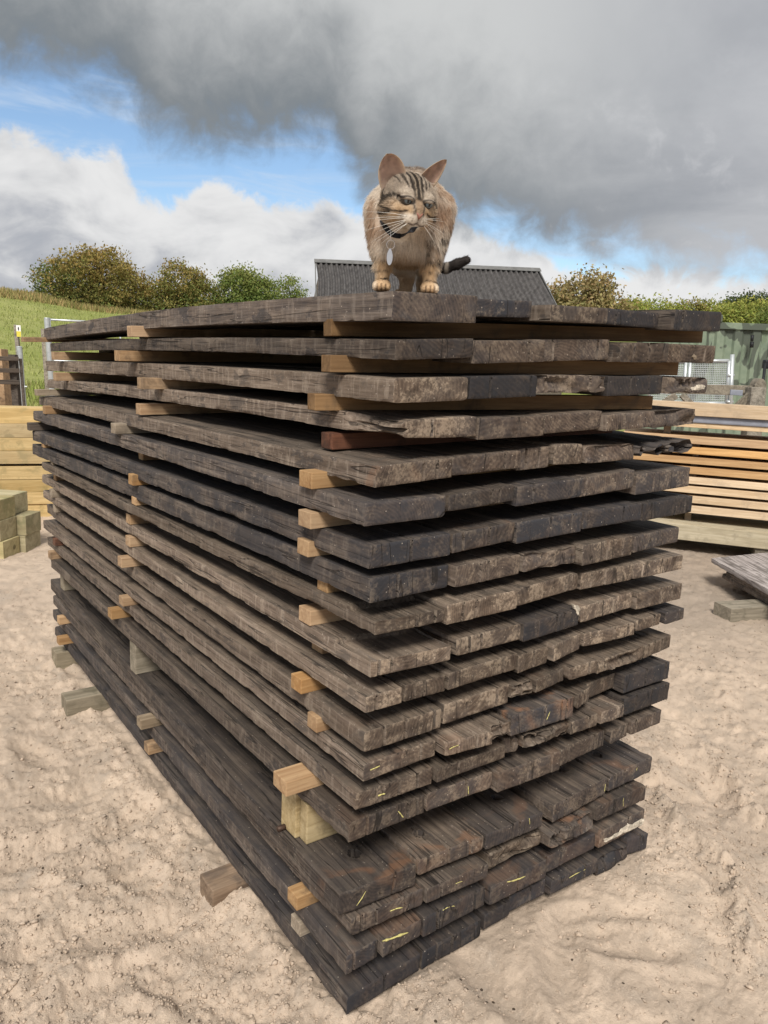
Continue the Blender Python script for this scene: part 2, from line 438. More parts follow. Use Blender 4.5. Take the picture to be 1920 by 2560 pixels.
# ------------------------------------------------------------------ one weathered board
def board_mesh(w, t, ln, seed, nx=20, nz=6, side_detail=False, ya=0.0, yb=0.0, tilt=0.0, bow=(0, 0), taper=0.0,
               cracks=(), rot=0.0, holes=(), step=None, wear=1.0, chip=None, mat=None):
    """board along +y, near end at y = 0, left arris at x = 0, top at z = 0"""
    r_ = np.random.default_rng(seed)
    if any(holes): nx = max(nx, 46)
    xs = list(np.linspace(0, w, nx))
    xs[0:1] = [0, 0.0018, 0.005]; xs[-1:] = [w - 0.005, w - 0.0018, w]
    for (xc, dp, le) in cracks:
        xs = [q for q in xs if abs(q - xc) > 0.0055]
        xs += [xc - 0.004, xc - 0.0012, xc + 0.0012, xc + 0.004]
    xs = np.array(sorted(xs)); nx = len(xs)
    zs = np.array([0, -0.0018, -0.005] + list(np.linspace(0, -t, nz))[1:-1] + [-t + 0.005, -t + 0.0018, -t]); nz = len(zs)
    if side_detail:
        ys = np.concatenate([[0.0, 0.003], np.arange(0.009, 0.30, 0.006), np.arange(0.30, 1.2, 0.011), np.arange(1.2, ln - 0.02, 0.018), [ln - 0.003, ln]])
    else:
        st = 0.0055 if any(holes) else 0.009
        ys = np.concatenate([[0.0, 0.003], np.arange(0.010, 0.24, st), np.arange(0.25, 0.5, 0.03), np.arange(0.55, ln - 0.05, 0.15), [ln - 0.003, ln]])
    ny = len(ys)
    # ring of a cross-section: top left->right, right side down, bottom right->left, left side up
    ri = [(i, 0) for i in range(nx)] + [(nx - 1, k) for k in range(1, nz)] + [(i, nz - 1) for i in range(nx - 2, -1, -1)] + [(0, k) for k in range(nz - 2, 0, -1)]
    R = len(ri)
    rx = np.array([xs[i] for i, k in ri]); rz = np.array([zs[k] for i, k in ri])
    X = np.repeat(rx[None, :], ny, 0); Zc = np.repeat(rz[None, :], ny, 0); Y = np.repeat(ys[:, None], R, 1)
    # caps: interior grid points of both ends
    gi, gk = np.meshgrid(np.arange(1, nx - 1), np.arange(1, nz - 1), indexing='ij')
    cx, cz = xs[gi.ravel()], zs[gk.ravel()]
    nC = len(cx)
    V = np.concatenate([np.stack([X.ravel(), Y.ravel(), Zc.ravel()], 1),
                        np.stack([cx, np.zeros(nC), cz], 1), np.stack([cx, np.full(nC, ln), cz], 1)])
    x, y, z = V[:, 0].copy(), V[:, 1].copy(), V[:, 2].copy()
    s = seed * 3.7
    dl, dr, dt, db = x, w - x, -z, z + t
    # slow waviness of the whole board
    wx = vnoise(y * 1.3 + s, z * 0 + s) * 0.003 * wear + vnoise(y * 6 + s, z * 8 - s) * 0.0005
    wz = vnoise(x * 5 + s, y * 1.4 - s) * 0.0012 + vnoise(x * 18 + s, y * 7 + s) * 0.0003
    # arris wear and chips
    def arris(d1, d2, sd):
        near = np.maximum(0, 1 - np.maximum(d1, d2) / 0.0075) * (np.minimum(d1, d2) < 0.004)
        n = 0.25 + 1.3 * np.maximum(0, fbm(y * 33 + sd, d1 * 0 + sd, seed=3, octv=3)) + 2.2 * np.maximum(0, vnoise(y * 7.5 + sd * 2, sd + y * 0) - 0.35)
        return near * n * 0.0014 * wear
    a_tl, a_bl, a_tr, a_br = arris(dl, dt, s), arris(dl, db, s + 9), arris(dr, dt, s + 21), arris(dr, db, s + 33)
    nx_ = a_tl + a_bl - a_tr - a_br; nz_ = -a_tl - a_tr + a_bl + a_br
    rough = 0.0009 * wear
    fx = fbm(y * 11 + s, z * 60 + s, seed=5, octv=3) * rough * ((dl < .002) * 1.0 - (dr < .002) * 1.0) * -1
    x2 = x + wx + nx_ + fx; z2 = z + wz + nz_
    # near end: rounding and unevenness of the cut
    e0 = np.maximum(0, 1 - y / 0.004)
    edge = np.minimum(np.minimum(dl, dr), np.minimum(dt, db))
    er = e0 * np.maximum(0, 1 - edge / 0.0035)
    y2 = y + er * 0.0018 * (0.6 + np.abs(vnoise(x * 40 + s, z * 40 + s))) + e0 * (vnoise(x * 26 + s, z * 34 + s) * 0.0005 + vnoise(x * 7 + s, z * 5 + s) * 0.0014) * (1 + rot * 3)
    y2 = y2 + (ya + (yb - ya) * x / w) * (1 - y / ln)
    e1 = np.maximum(0, 1 - (ln - y) / 0.004); y2 = y2 + e1 * vnoise(x * 12 + s, z * 22 + s) * 0.004
    for (xc, dp, le) in cracks:
        inn = np.abs(x - xc - 0) < 0.0015
        fade = np.clip(1 - y / le, 0, 1) ** 0.7
        topm = inn & (dt < 0.0032) & (y < le)
        z2 = z2 - topm * dp * fade
        capm = inn & (y < 0.0001)
        y2 = y2 + capm * min(dp * 1.4, 0.02)
        x2 = x2 + (np.abs(x - xc) < 0.006) * (vnoise(y * 16 + xc * 50, s + z * 20) * 0.0032)
    if rot:      # decayed end: fibres broken away in slivers
        q = np.clip(1 - y / (0.10 + 0.12 * rot), 0, 1)
        sl = fbm(x * 34 + s, z * 60 + s, y * 5, seed=8, octv=3)
        y2 = y2 + e0 * rot * 0.035 * np.maximum(0, fbm(x * 17 + s, z * 45 + s, seed=11, octv=3) + 0.35)
        z2 = z2 + q * rot * (np.where(dt < 0.01, -1, np.where(db < 0.01, 1, 0)) * np.maximum(0, fbm(x * 26 + s, y * 5 + s, seed=12, octv=3) + 0.15) * 0.010 + sl * 0.0018)
        x2 = x2 + q * rot * sl * 0.0025
    for (hx, hy, hr) in holes:
        d = np.hypot(x - hx, y - hy)
        z2 = z2 - ((dt < 0.0032) & (d < hr)) * (t * 0.75) - ((dt < 0.0032) & (d >= hr) & (d < hr * 2.2)) * 0.002
    if step:     # a rebate in the top surface near the end: lower from y0 to the end
        y0, dpt, x0 = step
        f_ = sstep(y0 + vnoise(x * 20 + s, s + x * 0) * 0.008 - y, 0, 0.01) * (x >= x0)
        z2 = z2 - f_ * dpt * (dt < 0.0035)
    if chip:     # broken-out part of the left side: (y centre, half length, depth)
        yc, hl, dp = chip
        k = np.clip(1 - np.abs(y - yc) / hl, 0, 1); k = k * k * (3 - 2 * k)
        ddp = dp * k * (0.8 + 0.4 * fbm(y * 9 + s, z * 130 + s, seed=21, octv=3))
        inl = np.clip(1 - x / 0.10, 0, 1)
        x2 = x2 + ddp * inl
        z2 = z2 - np.clip(1 - x / 0.13, 0, 1) * k * (dt < 0.02) * 0.006 * (1 + .6 * fbm(y * 6, x * 90, seed=23, octv=2)) + np.clip(1 - x / 0.13, 0, 1) * k * (db < 0.02) * 0.006
    if taper: x2 = x2 + (1 - x / w) * taper * (y / ln)
    z2 = z2 + tilt * (x - w / 2) + bow[0] * (y / ln) ** 1.5 + bow[1] * 4 * (y / ln) * (1 - y / ln)
    V = np.stack([x2, y2, z2], 1)
    j, i = np.meshgrid(np.arange(ny - 1), np.arange(R), indexing='ij')
    i2 = (i + 1) % R
    F = np.stack([j * R + i, (j + 1) * R + i, (j + 1) * R + i2, j * R + i2], -1).reshape(-1, 4)
    rid = {p: q for q, p in enumerate(ri)}
    def cap(station, base, flip):
        idx = np.zeros((nx, nz), int)
        for a in range(nx):
            for c in range(nz):
                idx[a, c] = station * R + rid[(a, c)] if (a, c) in rid else base + (a - 1) * (nz - 2) + (c - 1)
        q = np.stack([idx[:-1, :-1], idx[1:, :-1], idx[1:, 1:], idx[:-1, 1:]], -1).reshape(-1, 4)
        return q[:, ::-1] if flip else q
    F = np.concatenate([F[:, ::-1], cap(0, ny * R, True), cap(ny - 1, ny * R + nC, False)])
    return mesh_from('weathered_board', V, F, mat or M_OLD, True, 38)

# measured board table: layer -> (length, x of far left corner, [(x0, x1, y at left, y at right, top z, tilt, thickness)])
LAYERS = {
    1: (2.631, 0.019, [
        (0.019, 0.227, 0, 0, 1.57, 0.048, 0.052),
        (0.233, 0.435, 0.05, 0.05, 1.579, 0.055, 0.035),
        (0.438, 0.635, 0, 0, 1.579, 0.041, 0.034),
        (0.641, 0.873, 0.03, 0.03, 1.589, 0.014, 0.036),
        (0.877, 1.091, -0.01, -0.01, 1.605, 0.052, 0.05),
    ]),
    2: (2.563, 0.03, [
        (0.03, 0.223, 0, 0, 1.486, 0.071, 0.037),
        (0.228, 0.446, 0.01, 0.01, 1.495, 0.055, 0.045),
        (0.452, 0.688, 0.03, 0.03, 1.51, 0.051, 0.047),
        (0.692, 0.89, 0, 0, 1.516, 0.038, 0.047),
        (0.896, 1.115, 0.01, 0.01, 1.521, 0.032, 0.046),
    ]),
    3: (2.658, 0.029, [
        (0.029, 0.215, 0, 0, 1.413, 0.041, 0.046),
        (0.218, 0.417, 0, 0, 1.423, 0.04, 0.045),
        (0.422, 0.664, 0.01, 0.01, 1.429, 0.024, 0.039),
        (0.667, 0.888, 0.01, 0.01, 1.435, 0.037, 0.046),
        (0.891, 1.08, 0, 0, 1.437, 0.021, 0.041),
    ]),
    4: (2.639, 0.03, [
        (0.043, 0.248, 0, 0, 1.337, 0.017, 0.04),
        (0.251, 0.455, 0, 0, 1.338, 0.025, 0.044),
        (0.46, 0.663, 0.01, 0.01, 1.345, 0.042, 0.042),
        (0.666, 0.857, 0, 0, 1.346, 0.046, 0.039),
        (0.863, 1.056, 0.01, 0.01, 1.353, 0.041, 0.042),
    ]),
    5: (2.236, -0.076, [
        (-0.001, 0.188, 0, 0, 1.251, 0.053, 0.04),
        (0.193, 0.395, 0.01, 0.01, 1.259, 0.04, 0.038),
        (0.401, 0.51, 0.03, 0.03, 1.266, 0.053, 0.048),
        (0.513, 0.619, 0.02, 0.02, 1.272, -0.007, 0.047),
        (0.622, 0.816, 0.015, 0.015, 1.267, 0.007, 0.04),
        (0.819, 1.049, 0, 0, 1.271, 0.053, 0.034),
    ]),
    6: (2.377, -0.066, [
        (-0.022, 0.179, 0, 0, 1.179, 0.004, 0.044),
        (0.182, 0.375, 0, 0, 1.184, 0.047, 0.034),
        (0.378, 0.599, 0, 0, 1.19, 0.042, 0.044),
        (0.604, 0.817, 0.01, 0.01, 1.198, 0.051, 0.046),
        (0.821, 1.065, 0.01, 0.01, 1.194, 0.033, 0.052),
    ]),
    7: (2.305, -0.09, [
        (-0.009, 0.195, 0, 0, 1.097, 0.031, 0.046),
        (0.198, 0.383, 0, 0, 1.103, 0.054, 0.041),
        (0.386, 0.613, 0, 0, 1.108, 0.04, 0.048),
        (0.616, 0.848, 0, 0, 1.114, 0.018, 0.043),
        (0.851, 1.08, 0, 0, 1.117, 0.026, 0.045),
    ]),
    8: (2.532, -0.039, [
        (-0.002, 0.209, 0.002, 0.014, 1.028, 0, 0.049),
        (0.212, 0.423, 0.005, 0.019, 1.028, 0, 0.046),
        (0.426, 0.613, 0.006, 0.008, 1.028, 0, 0.042),
        (0.616, 0.838, -0.002, 0.015, 1.028, 0, 0.051),
        (0.841, 1.077, 0.01, 0.032, 1.028, 0, 0.043),
    ]),
    9: (2.45, -0.052, [
        (-0.004, 0.171, -0.022, -0.024, 0.953, 0, 0.032),
        (0.175, 0.393, -0.022, -0.016, 0.953, 0, 0.043),
        (0.401, 0.646, -0.009, 0.018, 0.953, 0, 0.041),
        (0.649, 0.854, 0.017, 0.012, 0.953, 0, 0.042),
        (0.857, 1.084, 0.011, 0.009, 0.953, 0, 0.042),
    ]),
    10: (2.565, -0.025, [
        (-0.004, 0.196, -0.013, -0.023, 0.868, 0, 0.037),
        (0.216, 0.421, -0.004, 0, 0.868, 0, 0.038),
        (0.424, 0.643, -0.011, 0.008, 0.868, 0, 0.044),
        (0.646, 0.884, 0.007, 0.023, 0.868, 0, 0.042),
        (0.887, 1.099, 0.014, 0.013, 0.868, 0, 0.046),
    ]),
    11: (2.567, -0.025, [
        (-0.01, 0.08, -0.012, -0.012, 0.793, 0, 0.034),
        (0.083, 0.194, -0.016, -0.017, 0.793, 0, 0.036),
        (0.198, 0.417, -0.011, -0.003, 0.793, 0, 0.038),
        (0.42, 0.535, -0.008, -0.001, 0.793, 0, 0.043),
        (0.538, 0.67, -0.01, 0.014, 0.793, 0, 0.042),
        (0.673, 0.87, 0.007, -0.003, 0.793, 0, 0.035),
        (0.881, 1.001, 0.004, 0.005, 0.793, 0, 0.032),
        (1.005, 1.106, 0.006, 0.009, 0.793, 0, 0.033),
    ]),
    12: (2.62, 0.002, [
        (-0.01, 0.193, -0.01, -0.008, 0.715, 0, 0.044),
        (0.209, 0.413, 0.009, 0.011, 0.715, 0, 0.046),
        (0.416, 0.485, 0.003, -0.002, 0.715, 0, 0.032),
        (0.488, 0.609, -0.01, 0.006, 0.715, 0, 0.034),
        (0.612, 0.724, -0.003, -0.004, 0.715, 0, 0.033),
        (0.727, 0.931, -0.004, -0.001, 0.715, 0, 0.038),
        (0.934, 1.081, -0.003, 0.009, 0.715, 0, 0.037),
    ]),
    13: (2.629, -0.015, [
        (-0.006, 0.186, -0.008, -0.005, 0.644, 0, 0.037),
        (0.189, 0.32, -0.033, -0.047, 0.644, 0, 0.032),
        (0.324, 0.393, -0.032, -0.027, 0.644, 0, 0.032),
        (0.405, 0.619, -0.018, -0.026, 0.644, 0, 0.052),
        (0.649, 0.72, -0.003, 0.014, 0.644, 0, 0.038),
        (0.723, 0.856, 0.013, 0.022, 0.644, 0, 0.043),
        (0.859, 1.067, 0.009, 0.007, 0.644, 0, 0.051),
    ]),
    14: (2.56, -0.017, [
        (-0.013, 0.185, 0.004, -0.001, 0.577, 0, 0.038),
        (0.188, 0.401, -0.002, -0.001, 0.577, 0, 0.032),
        (0.411, 0.455, 0.008, -0.001, 0.577, 0, 0.039),
        (0.458, 0.612, -0.016, -0.019, 0.577, 0, 0.032),
        (0.627, 0.731, -0.006, -0.011, 0.577, 0, 0.034),
        (0.734, 0.83, -0.011, -0.014, 0.577, 0, 0.034),
        (0.856, 1.068, 0.005, 0.006, 0.577, 0, 0.049),
    ]),
    15: (2.451, -0.028, [
        (-0.015, 0.186, 0.022, 0.022, 0.501, 0, 0.045),
        (0.189, 0.386, 0.015, 0.006, 0.501, 0, 0.043),
        (0.389, 0.604, -0.004, -0.012, 0.501, 0, 0.052),
        (0.608, 0.796, -0.007, -0, 0.501, 0, 0.045),
        (0.809, 0.893, -0.008, -0.003, 0.501, 0, 0.039),
        (0.896, 1.04, -0.005, -0.002, 0.501, 0, 0.042),
    ]),
    16: (2.664, 0.016, [
        (-0.033, 0.165, 0.023, 0.011, 0.342, 0, 0.052),
        (0.169, 0.366, 0.016, 0.006, 0.342, 0, 0.039),
        (0.369, 0.566, 0.007, 0.001, 0.342, 0, 0.042),
        (0.608, 0.846, -0.006, 0.007, 0.342, 0, 0.051),
        (0.85, 1.054, 0.011, 0.014, 0.342, 0, 0.047),
    ]),
    17: (2.595, 0.007, [
        (-0.008, 0.183, 0.011, 0.003, 0.279, 0, 0.042),
        (0.186, 0.372, -0.005, -0.017, 0.279, 0, 0.037),
        (0.396, 0.582, 0.01, 0.009, 0.279, 0, 0.044),
        (0.585, 0.769, -0.028, -0.023, 0.279, 0, 0.05),
        (0.792, 1.005, -0.008, -0.016, 0.279, 0, 0.045),
    ]),
    18: (2.645, 0.015, [
        (-0.015, 0.07, 0.011, 0.015, 0.193, 0, 0.045),
        (0.073, 0.188, 0.008, 0.012, 0.193, 0, 0.043),
        (0.191, 0.391, 0.008, 0.009, 0.193, 0, 0.052),
        (0.394, 0.599, 0.004, 0.001, 0.193, 0, 0.052),
        (0.615, 0.811, 0.012, 0.008, 0.193, 0, 0.048),
        (0.814, 1.024, -0.002, -0.002, 0.193, 0, 0.051),
    ]),
    19: (2.668, 0.025, [
        (-0.014, 0.196, 0.005, 0.013, 0.094, 0, 0.044),
        (0.199, 0.397, 0.011, 0.016, 0.094, 0, 0.048),
        (0.406, 0.503, 0.023, 0.026, 0.094, 0, 0.043),
        (0.507, 0.644, 0.029, 0.024, 0.094, 0, 0.045),
        (0.647, 0.837, 0.02, 0.014, 0.094, 0, 0.041),
        (0.84, 0.981, 0.013, 0.016, 0.094, 0, 0.052),
        (0.984, 1.068, 0.015, -0.001, 0.094, 0, 0.052),
    ]),
}

# ------------------------------------------------------------------ the main stack of old boards
ORD = ['', 'first', 'second', 'third', 'fourth', 'fifth', 'sixth', 'seventh', 'eighth', 'ninth', 'tenth', 'eleventh', 'twelfth',
       'thirteenth', 'fourteenth', 'fifteenth', 'sixteenth', 'seventeenth', 'eighteenth', 'bottom']
BOW = {1: (-0.035, 0.012), 2: (-0.014, 0.009), 3: (-0.026, 0.006), 4: (-0.034, 0.006), 5: (-0.020, 0.0), 6: (-0.020, 0.0), 7: (-0.024, 0.0),
       8: (-0.022, 0.0), 9: (-0.008, 0.0), 10: (0.004, 0.0), 11: (0.004, 0.0), 12: (0.006, 0.0)}
for k in (5, 6, 7, 8): LAYERS[k] = ({5: 2.60, 6: 2.63, 7: 2.62, 8: 2.63}[k], {5: -0.02, 6: -0.04, 7: -0.05, 8: -0.05}[k], LAYERS[k][2])

def layer_fit(k):
    bs = LAYERS[k][2]
    xs = [(b[0] + b[1]) / 2 for b in bs]; zs = [b[4] for b in bs]
    s, c = np.polyfit(xs, zs, 1)
    return s, c
def bow_z(k, y):
    b = BOW.get(k, (0, 0)); q = max(0.0, y) / LAYERS[k][0]
    return b[0] * q ** 1.5 + b[1] * 4 * q * (1 - q)

# (blackness, pale dust, rust) of each layer, then of single boards
TONE = {1: (.8, .12, 0), 2: (.3, .15, 0), 3: (.35, .25, 0), 4: (.25, .25, .15), 5: (.3, .25, .15), 6: (.45, .3, 0), 7: (.85, .3, .1), 8: (.35, .5, .05),
        9: (.05, .85, 0), 10: (.1, .75, 0), 11: (.05, .9, 0), 12: (.05, .85, .05), 13: (.15, .65, .25), 14: (.2, .6, .15), 15: (.35, .4, .25),
        16: (.75, .3, .45), 17: (.5, .4, .3), 18: (.8, .3, .3), 19: (.9, .2, .1)}
TONE1 = {(1, 1): (.55, .15, 0), (1, 2): (.95, .55, 0), (1, 3): (.3, .6, 0), (1, 4): (.9, .3, 0), (1, 5): (.75, .1, 0), (2, 1): (.45, .2, 0), (2, 2): (.25, .2, .1), (2, 3): (.25, .2, .1), (2, 4): (.2, .15, .1), (2, 5): (.05, .2, .1),
         (3, 1): (.0, .75, 0), (3, 2): (.95, .05, 0), (3, 3): (.2, .5, 0), (3, 4): (.8, .1, 0), (3, 5): (.3, .3, 0), (4, 1): (.15, .55, .1), (5, 1): (.2, .4, .5), (5, 4): (.1, .8, 0), (5, 6): (.95, .1, 0),
         (6, 1): (.8, .4, 0), (6, 3): (.85, .3, 0), (6, 5): (.6, .4, 0), (7, 1): (.95, .3, 0), (7, 2): (.6, .3, .3), (7, 3): (.95, .3, 0), (7, 4): (.95, .2, 0), (7, 5): (.85, .2, 0),
         (8, 1): (.9, .4, 0), (8, 4): (.2, .7, .2), (8, 5): (.6, .4, 0), (10, 3): (.85, .2, .1), (10, 4): (.05, .9, .15), (11, 1): (.05, .95, 0), (11, 8): (.75, .2, 0),
         (12, 1): (.1, .8, .1), (12, 4): (.1, .7, .3), (13, 4): (.75, .2, 1.0), (13, 7): (.85, .15, 0), (14, 4): (.1, .6, .4), (14, 7): (.8, .1, 0),
         (16, 1): (.62, .4, .9), (16, 2): (.35, .4, .6), (17, 3): (.0, 1.0, .5), (17, 4): (.5, .1, .9), (18, 2): (.6, .2, .4), (18, 6): (.5, .4, .5), (16, 4): (.5, .3, .1)}
EXTRA = {(4, 1): dict(chip=(0.06, 0.14, 0.040)), (3, 3): dict(rot=0.4), (5, 6): dict(rot=1.3, wear=2.0), (5, 5): dict(rot=0.25), (3, 5): dict(rot=0.5), (4, 5): dict(rot=0.35),
         (9, 1): dict(step=(0.10, 0.012, 0.0)), (10, 1): dict(step=(0.13, 0.009, 0.0)), (11, 1): dict(step=(0.02, 0.0, 0.0)), (14, 3): dict(rot=0.6), (14, 4): dict(rot=0.8, wear=1.8),
         (12, 3): dict(rot=0.4), (8, 3): dict(rot=0.3), (17, 4): dict(rot=1.1, wear=1.6), (17, 3): dict(rot=0.5), (19, 6): dict(rot=0.4), (2, 4): dict(rot=0.15), (12, 6): dict(rot=0.4),
         (13, 3): dict(rot=0.5)}
LOOK = {(1, 1): 'thick charcoal board the cat stands on', (5, 1): 'brown board with red stained underside', (5, 6): 'rotten black splintered board', (4, 1): 'dusty board with splintered broken side',
        (3, 2): 'jet black smooth-ended board', (3, 3): 'brown board with decayed hollow end', (10, 3): 'black-ended board with white corner', (13, 4): 'dark board with orange scrape on top', (14, 4): 'rotten crumbling board',
        (14, 3): 'small rotten board stub', (16, 1): 'wide black board with bolt hole', (16, 2): 'brown board with rusty bolt hole', (17, 3): 'pale flaking orange board end', (17, 4): 'rotten dark orange board', (18, 6): 'black board with white painted edge',
        (18, 2): 'narrow board with yellow chalk stroke', (2, 5): 'brown board with pale knot on its end', (16, 4): 'wide split board with square hole'}
HOLES = {(16, 1): [on_z(715 + 270 / 1.5, 1800 + 512 / 1.5, .342)], (16, 2): [on_z(715 + 505 / 1.5, 1800 + 437 / 1.5, .342)], (16, 3): [on_z(715 + 790 / 1.5, 1800 + 288 / 1.5, .342)],
         (16, 4): [on_z(715 + 1050 / 1.5, 1800 + 190 / 1.5, .342)], (16, 5): [on_z(715 + 1178 / 1.5, 1800 + 138 / 1.5, .342)]}
BOARD, BGEO = {}, {}
for k in LAYERS:
    ln, xfar, bs = LAYERS[k]
    for i, (x0, x1, ya, yb, zt, tilt, t) in enumerate(bs, 1):
        r_ = np.random.default_rng(k * 100 + i)
        if k >= 8 and i > 1: zt += float(r_.normal(0, .0022)); ya += (e_ := float(r_.normal(0, .005))); yb += e_
        if i > 1: x0 += .0042
        w = x1 - x0
        L = ln + (0 if i == 1 else float(r_.uniform(-0.07, 0.04)))
        ncr = int(r_.integers(0, 3)) + (1 if k > 8 else 0)
        cracks = []
        for _ in range(ncr):
            xc = float(r_.uniform(0.018, w - 0.018))
            if all(abs(xc - c[0]) > 0.02 for c in cracks):
                cracks.append((xc, float(r_.uniform(0.003, 0.011)), float(r_.uniform(0.05, 0.2))))
        if (k, i) == (7, 1): cracks = [(0.10, 0.016, 0.13)]
        if (k, i) == (16, 2): cracks = [(0.085, 0.02, 0.16), (0.15, 0.008, 0.1)]
        kw = dict(EXTRA.get((k, i), {}))
        hl = [(p[0] - x0, p[1], 0.0125) for p in HOLES.get((k, i), [])]
        me = board_mesh(w, t, L, k * 31 + i * 7, nx=22 if i == 1 else 18, nz=7 if i == 1 else 6, side_detail=(i == 1), ya=ya, yb=yb, tilt=tilt,
                        bow=BOW.get(k, (0, 0)), taper=(xfar - x0) if i == 1 else 0.0, cracks=cracks, holes=hl, **kw)
        tone = TONE1.get((k, i), TONE[k])
        look = LOOK.get((k, i))
        if not look:
            a = 'narrow ' if w < 0.13 else ''
            look = a + ('blackened board' if tone[0] > .55 else 'rust-tinged board' if tone[2] > .25 else 'dusty brown board' if tone[1] > .6 else 'dark brown board')
        lay = 'bottom layer' if k == 19 else 'top layer' if k == 1 else f'{ORD[k]} layer down'
        o = obj('weathered_board', me, None, f'{look}, {ORD[i]} from the near corner, {lay}', 'board', 'old dark boards of the main stack', None, (x0, 0, zt))
        o.color = (*tone, 1.0)
        BOARD[(k, i)] = o; BGEO[(k, i)] = (x0, x1, ya, yb)

# chalk marks and paint splashes drawn on board ends (lines sighted on the photograph, laid on each end face)
_O = {'A': (715, 710), 'C': (715, 1440), 'D': (715, 1800), 'E': (715, 2140)}
CHALK = [((13, 4), 'C', [(990, 508), (977, 540)], 2.2), ((13, 1), 'D', [(315, 188), (335, 180), (352, 172)], 2.6), ((13, 2), 'D', [(612, 110), (628, 101), (648, 94)], 1.6),
         ((14, 1), 'D', [(345, 285), (358, 279), (372, 276)], 3.0), ((15, 1), 'D', [(421, 342), (431, 354), (440, 366)], 2.4), ((15, 2), 'D', [(683, 248), (684, 262), (684, 278)], 1.8),
         ((16, 1), 'E', [(300, 128), (286, 155), (265, 186)], 2.0), ((16, 3), 'D', [(912, 368), (914, 382), (914, 392)], 1.5), ((16, 4), 'D', [(1198, 240), (1196, 254), (1194, 268)], 1.8),
         ((16, 5), 'D', [(1317, 178), (1314, 190)], 1.5), ((17, 5), 'D', [(1266, 292), (1264, 306), (1265, 324)], 1.8), ((17, 1), 'E', [(390, 207), (415, 197), (438, 193)], 1.8),
         ((17, 2), 'E', [(636, 104), (650, 98), (662, 95)], 1.6), ((18, 2), 'E', [(362, 319), (395, 310), (430, 296), (458, 287)], 4.2), ((18, 3), 'E', [(585, 205), (605, 193), (625, 187), (640, 188)], 2.0),
         ((18, 4), 'E', [(828, 97), (850, 93), (878, 84), (898, 75)], 3.0), ((19, 5), 'E', [(1062, 82), (1085, 68), (1105, 58), (1122, 50)], 1.7)]
for key, cr, pts, r in CHALK:
    o = BOARD[key]; x0, x1, ya, yb = BGEO[key]
    P = []
    for (px, py) in pts:
        u, v = _O[cr][0] + px / 1.5, _O[cr][1] + py / 1.5
        q = on_y(u, v, (ya + yb) / 2 + 0.0005); q = on_y(u, v, ya + (yb - ya) * (q[0] - x0) / (x1 - x0) - 0.0004)
        P.append(q - np.array(o.location))
    Q = []
    for a, b in zip(P[:-1], P[1:]):
        Q += [a + (b - a) * s for s in np.linspace(0, 1, 6)[:-1]]
    Q.append(P[-1])
    rs = [r * 0.00055 * (0.55 + 0.9 * random.random()) * (0.5 if j in (0, len(Q) - 1) else 1) for j in range(len(Q))]
    mb = MB(); mb.tube(Q, rs, 6)
    obj('chalk_mark', mb.mesh('chalk_mark', M_CHALK, True), o)
def splash(key, cr, poly, mat, name):
    o = BOARD[key]; x0, x1, ya, yb = BGEO[key]
    ring = []
    for (px, py) in poly:
        u, v = _O[cr][0] + px / 1.5, _O[cr][1] + py / 1.5
        q = on_y(u, v, (ya + yb) / 2); ring.append(on_y(u, v, ya + (yb - ya) * (q[0] - x0) / (x1 - x0)) - np.array(o.location))
    pts = []
    for a, b in zip(ring, ring[1:] + ring[:1]):
        for s in np.linspace(0, 1, 5)[:-1]: pts.append(a + (b - a) * s + np.array([random.gauss(0, .0015), 0, random.gauss(0, .0022)]))
    n = len(pts); c = sum(pts) / n
    vs = [p + np.array([0, 0.004, 0]) for p in pts] + [c + (p - c) * 0.93 + np.array([0, -0.0022 + random.gauss(0, .0004), 0]) for p in pts] + [c + np.array([0, -.003, 0])]
    fs = [(j, (j + 1) % n, n + (j + 1) % n, n + j) for j in range(n)] + [(n + j, n + (j + 1) % n, 2 * n) for j in range(n)]
    obj(name, mesh_from(name, vs, fs, mat, False), o)
splash((18, 6), 'D', [(1188, 448), (1230, 428), (1262, 402), (1300, 385), (1345, 366), (1344, 386), (1300, 408), (1262, 424), (1192, 460)], M_WHITE, 'paint_patch')
splash((10, 3), 'C', [(1075, 105), (1098, 112), (1101, 130), (1092, 148), (1084, 128), (1078, 118)], M_WHITE, 'paint_patch')
splash((3, 5), 'A', [(1518, 400), (1530, 384), (1556, 374), (1572, 382), (1560, 396), (1540, 398)], M_WHITE, 'paint_patch')
splash((2, 5), 'A', [(1522, 264), (1532, 261), (1539, 270), (1536, 281), (1526, 282), (1521, 274)], M_STICKGREY, 'knot')

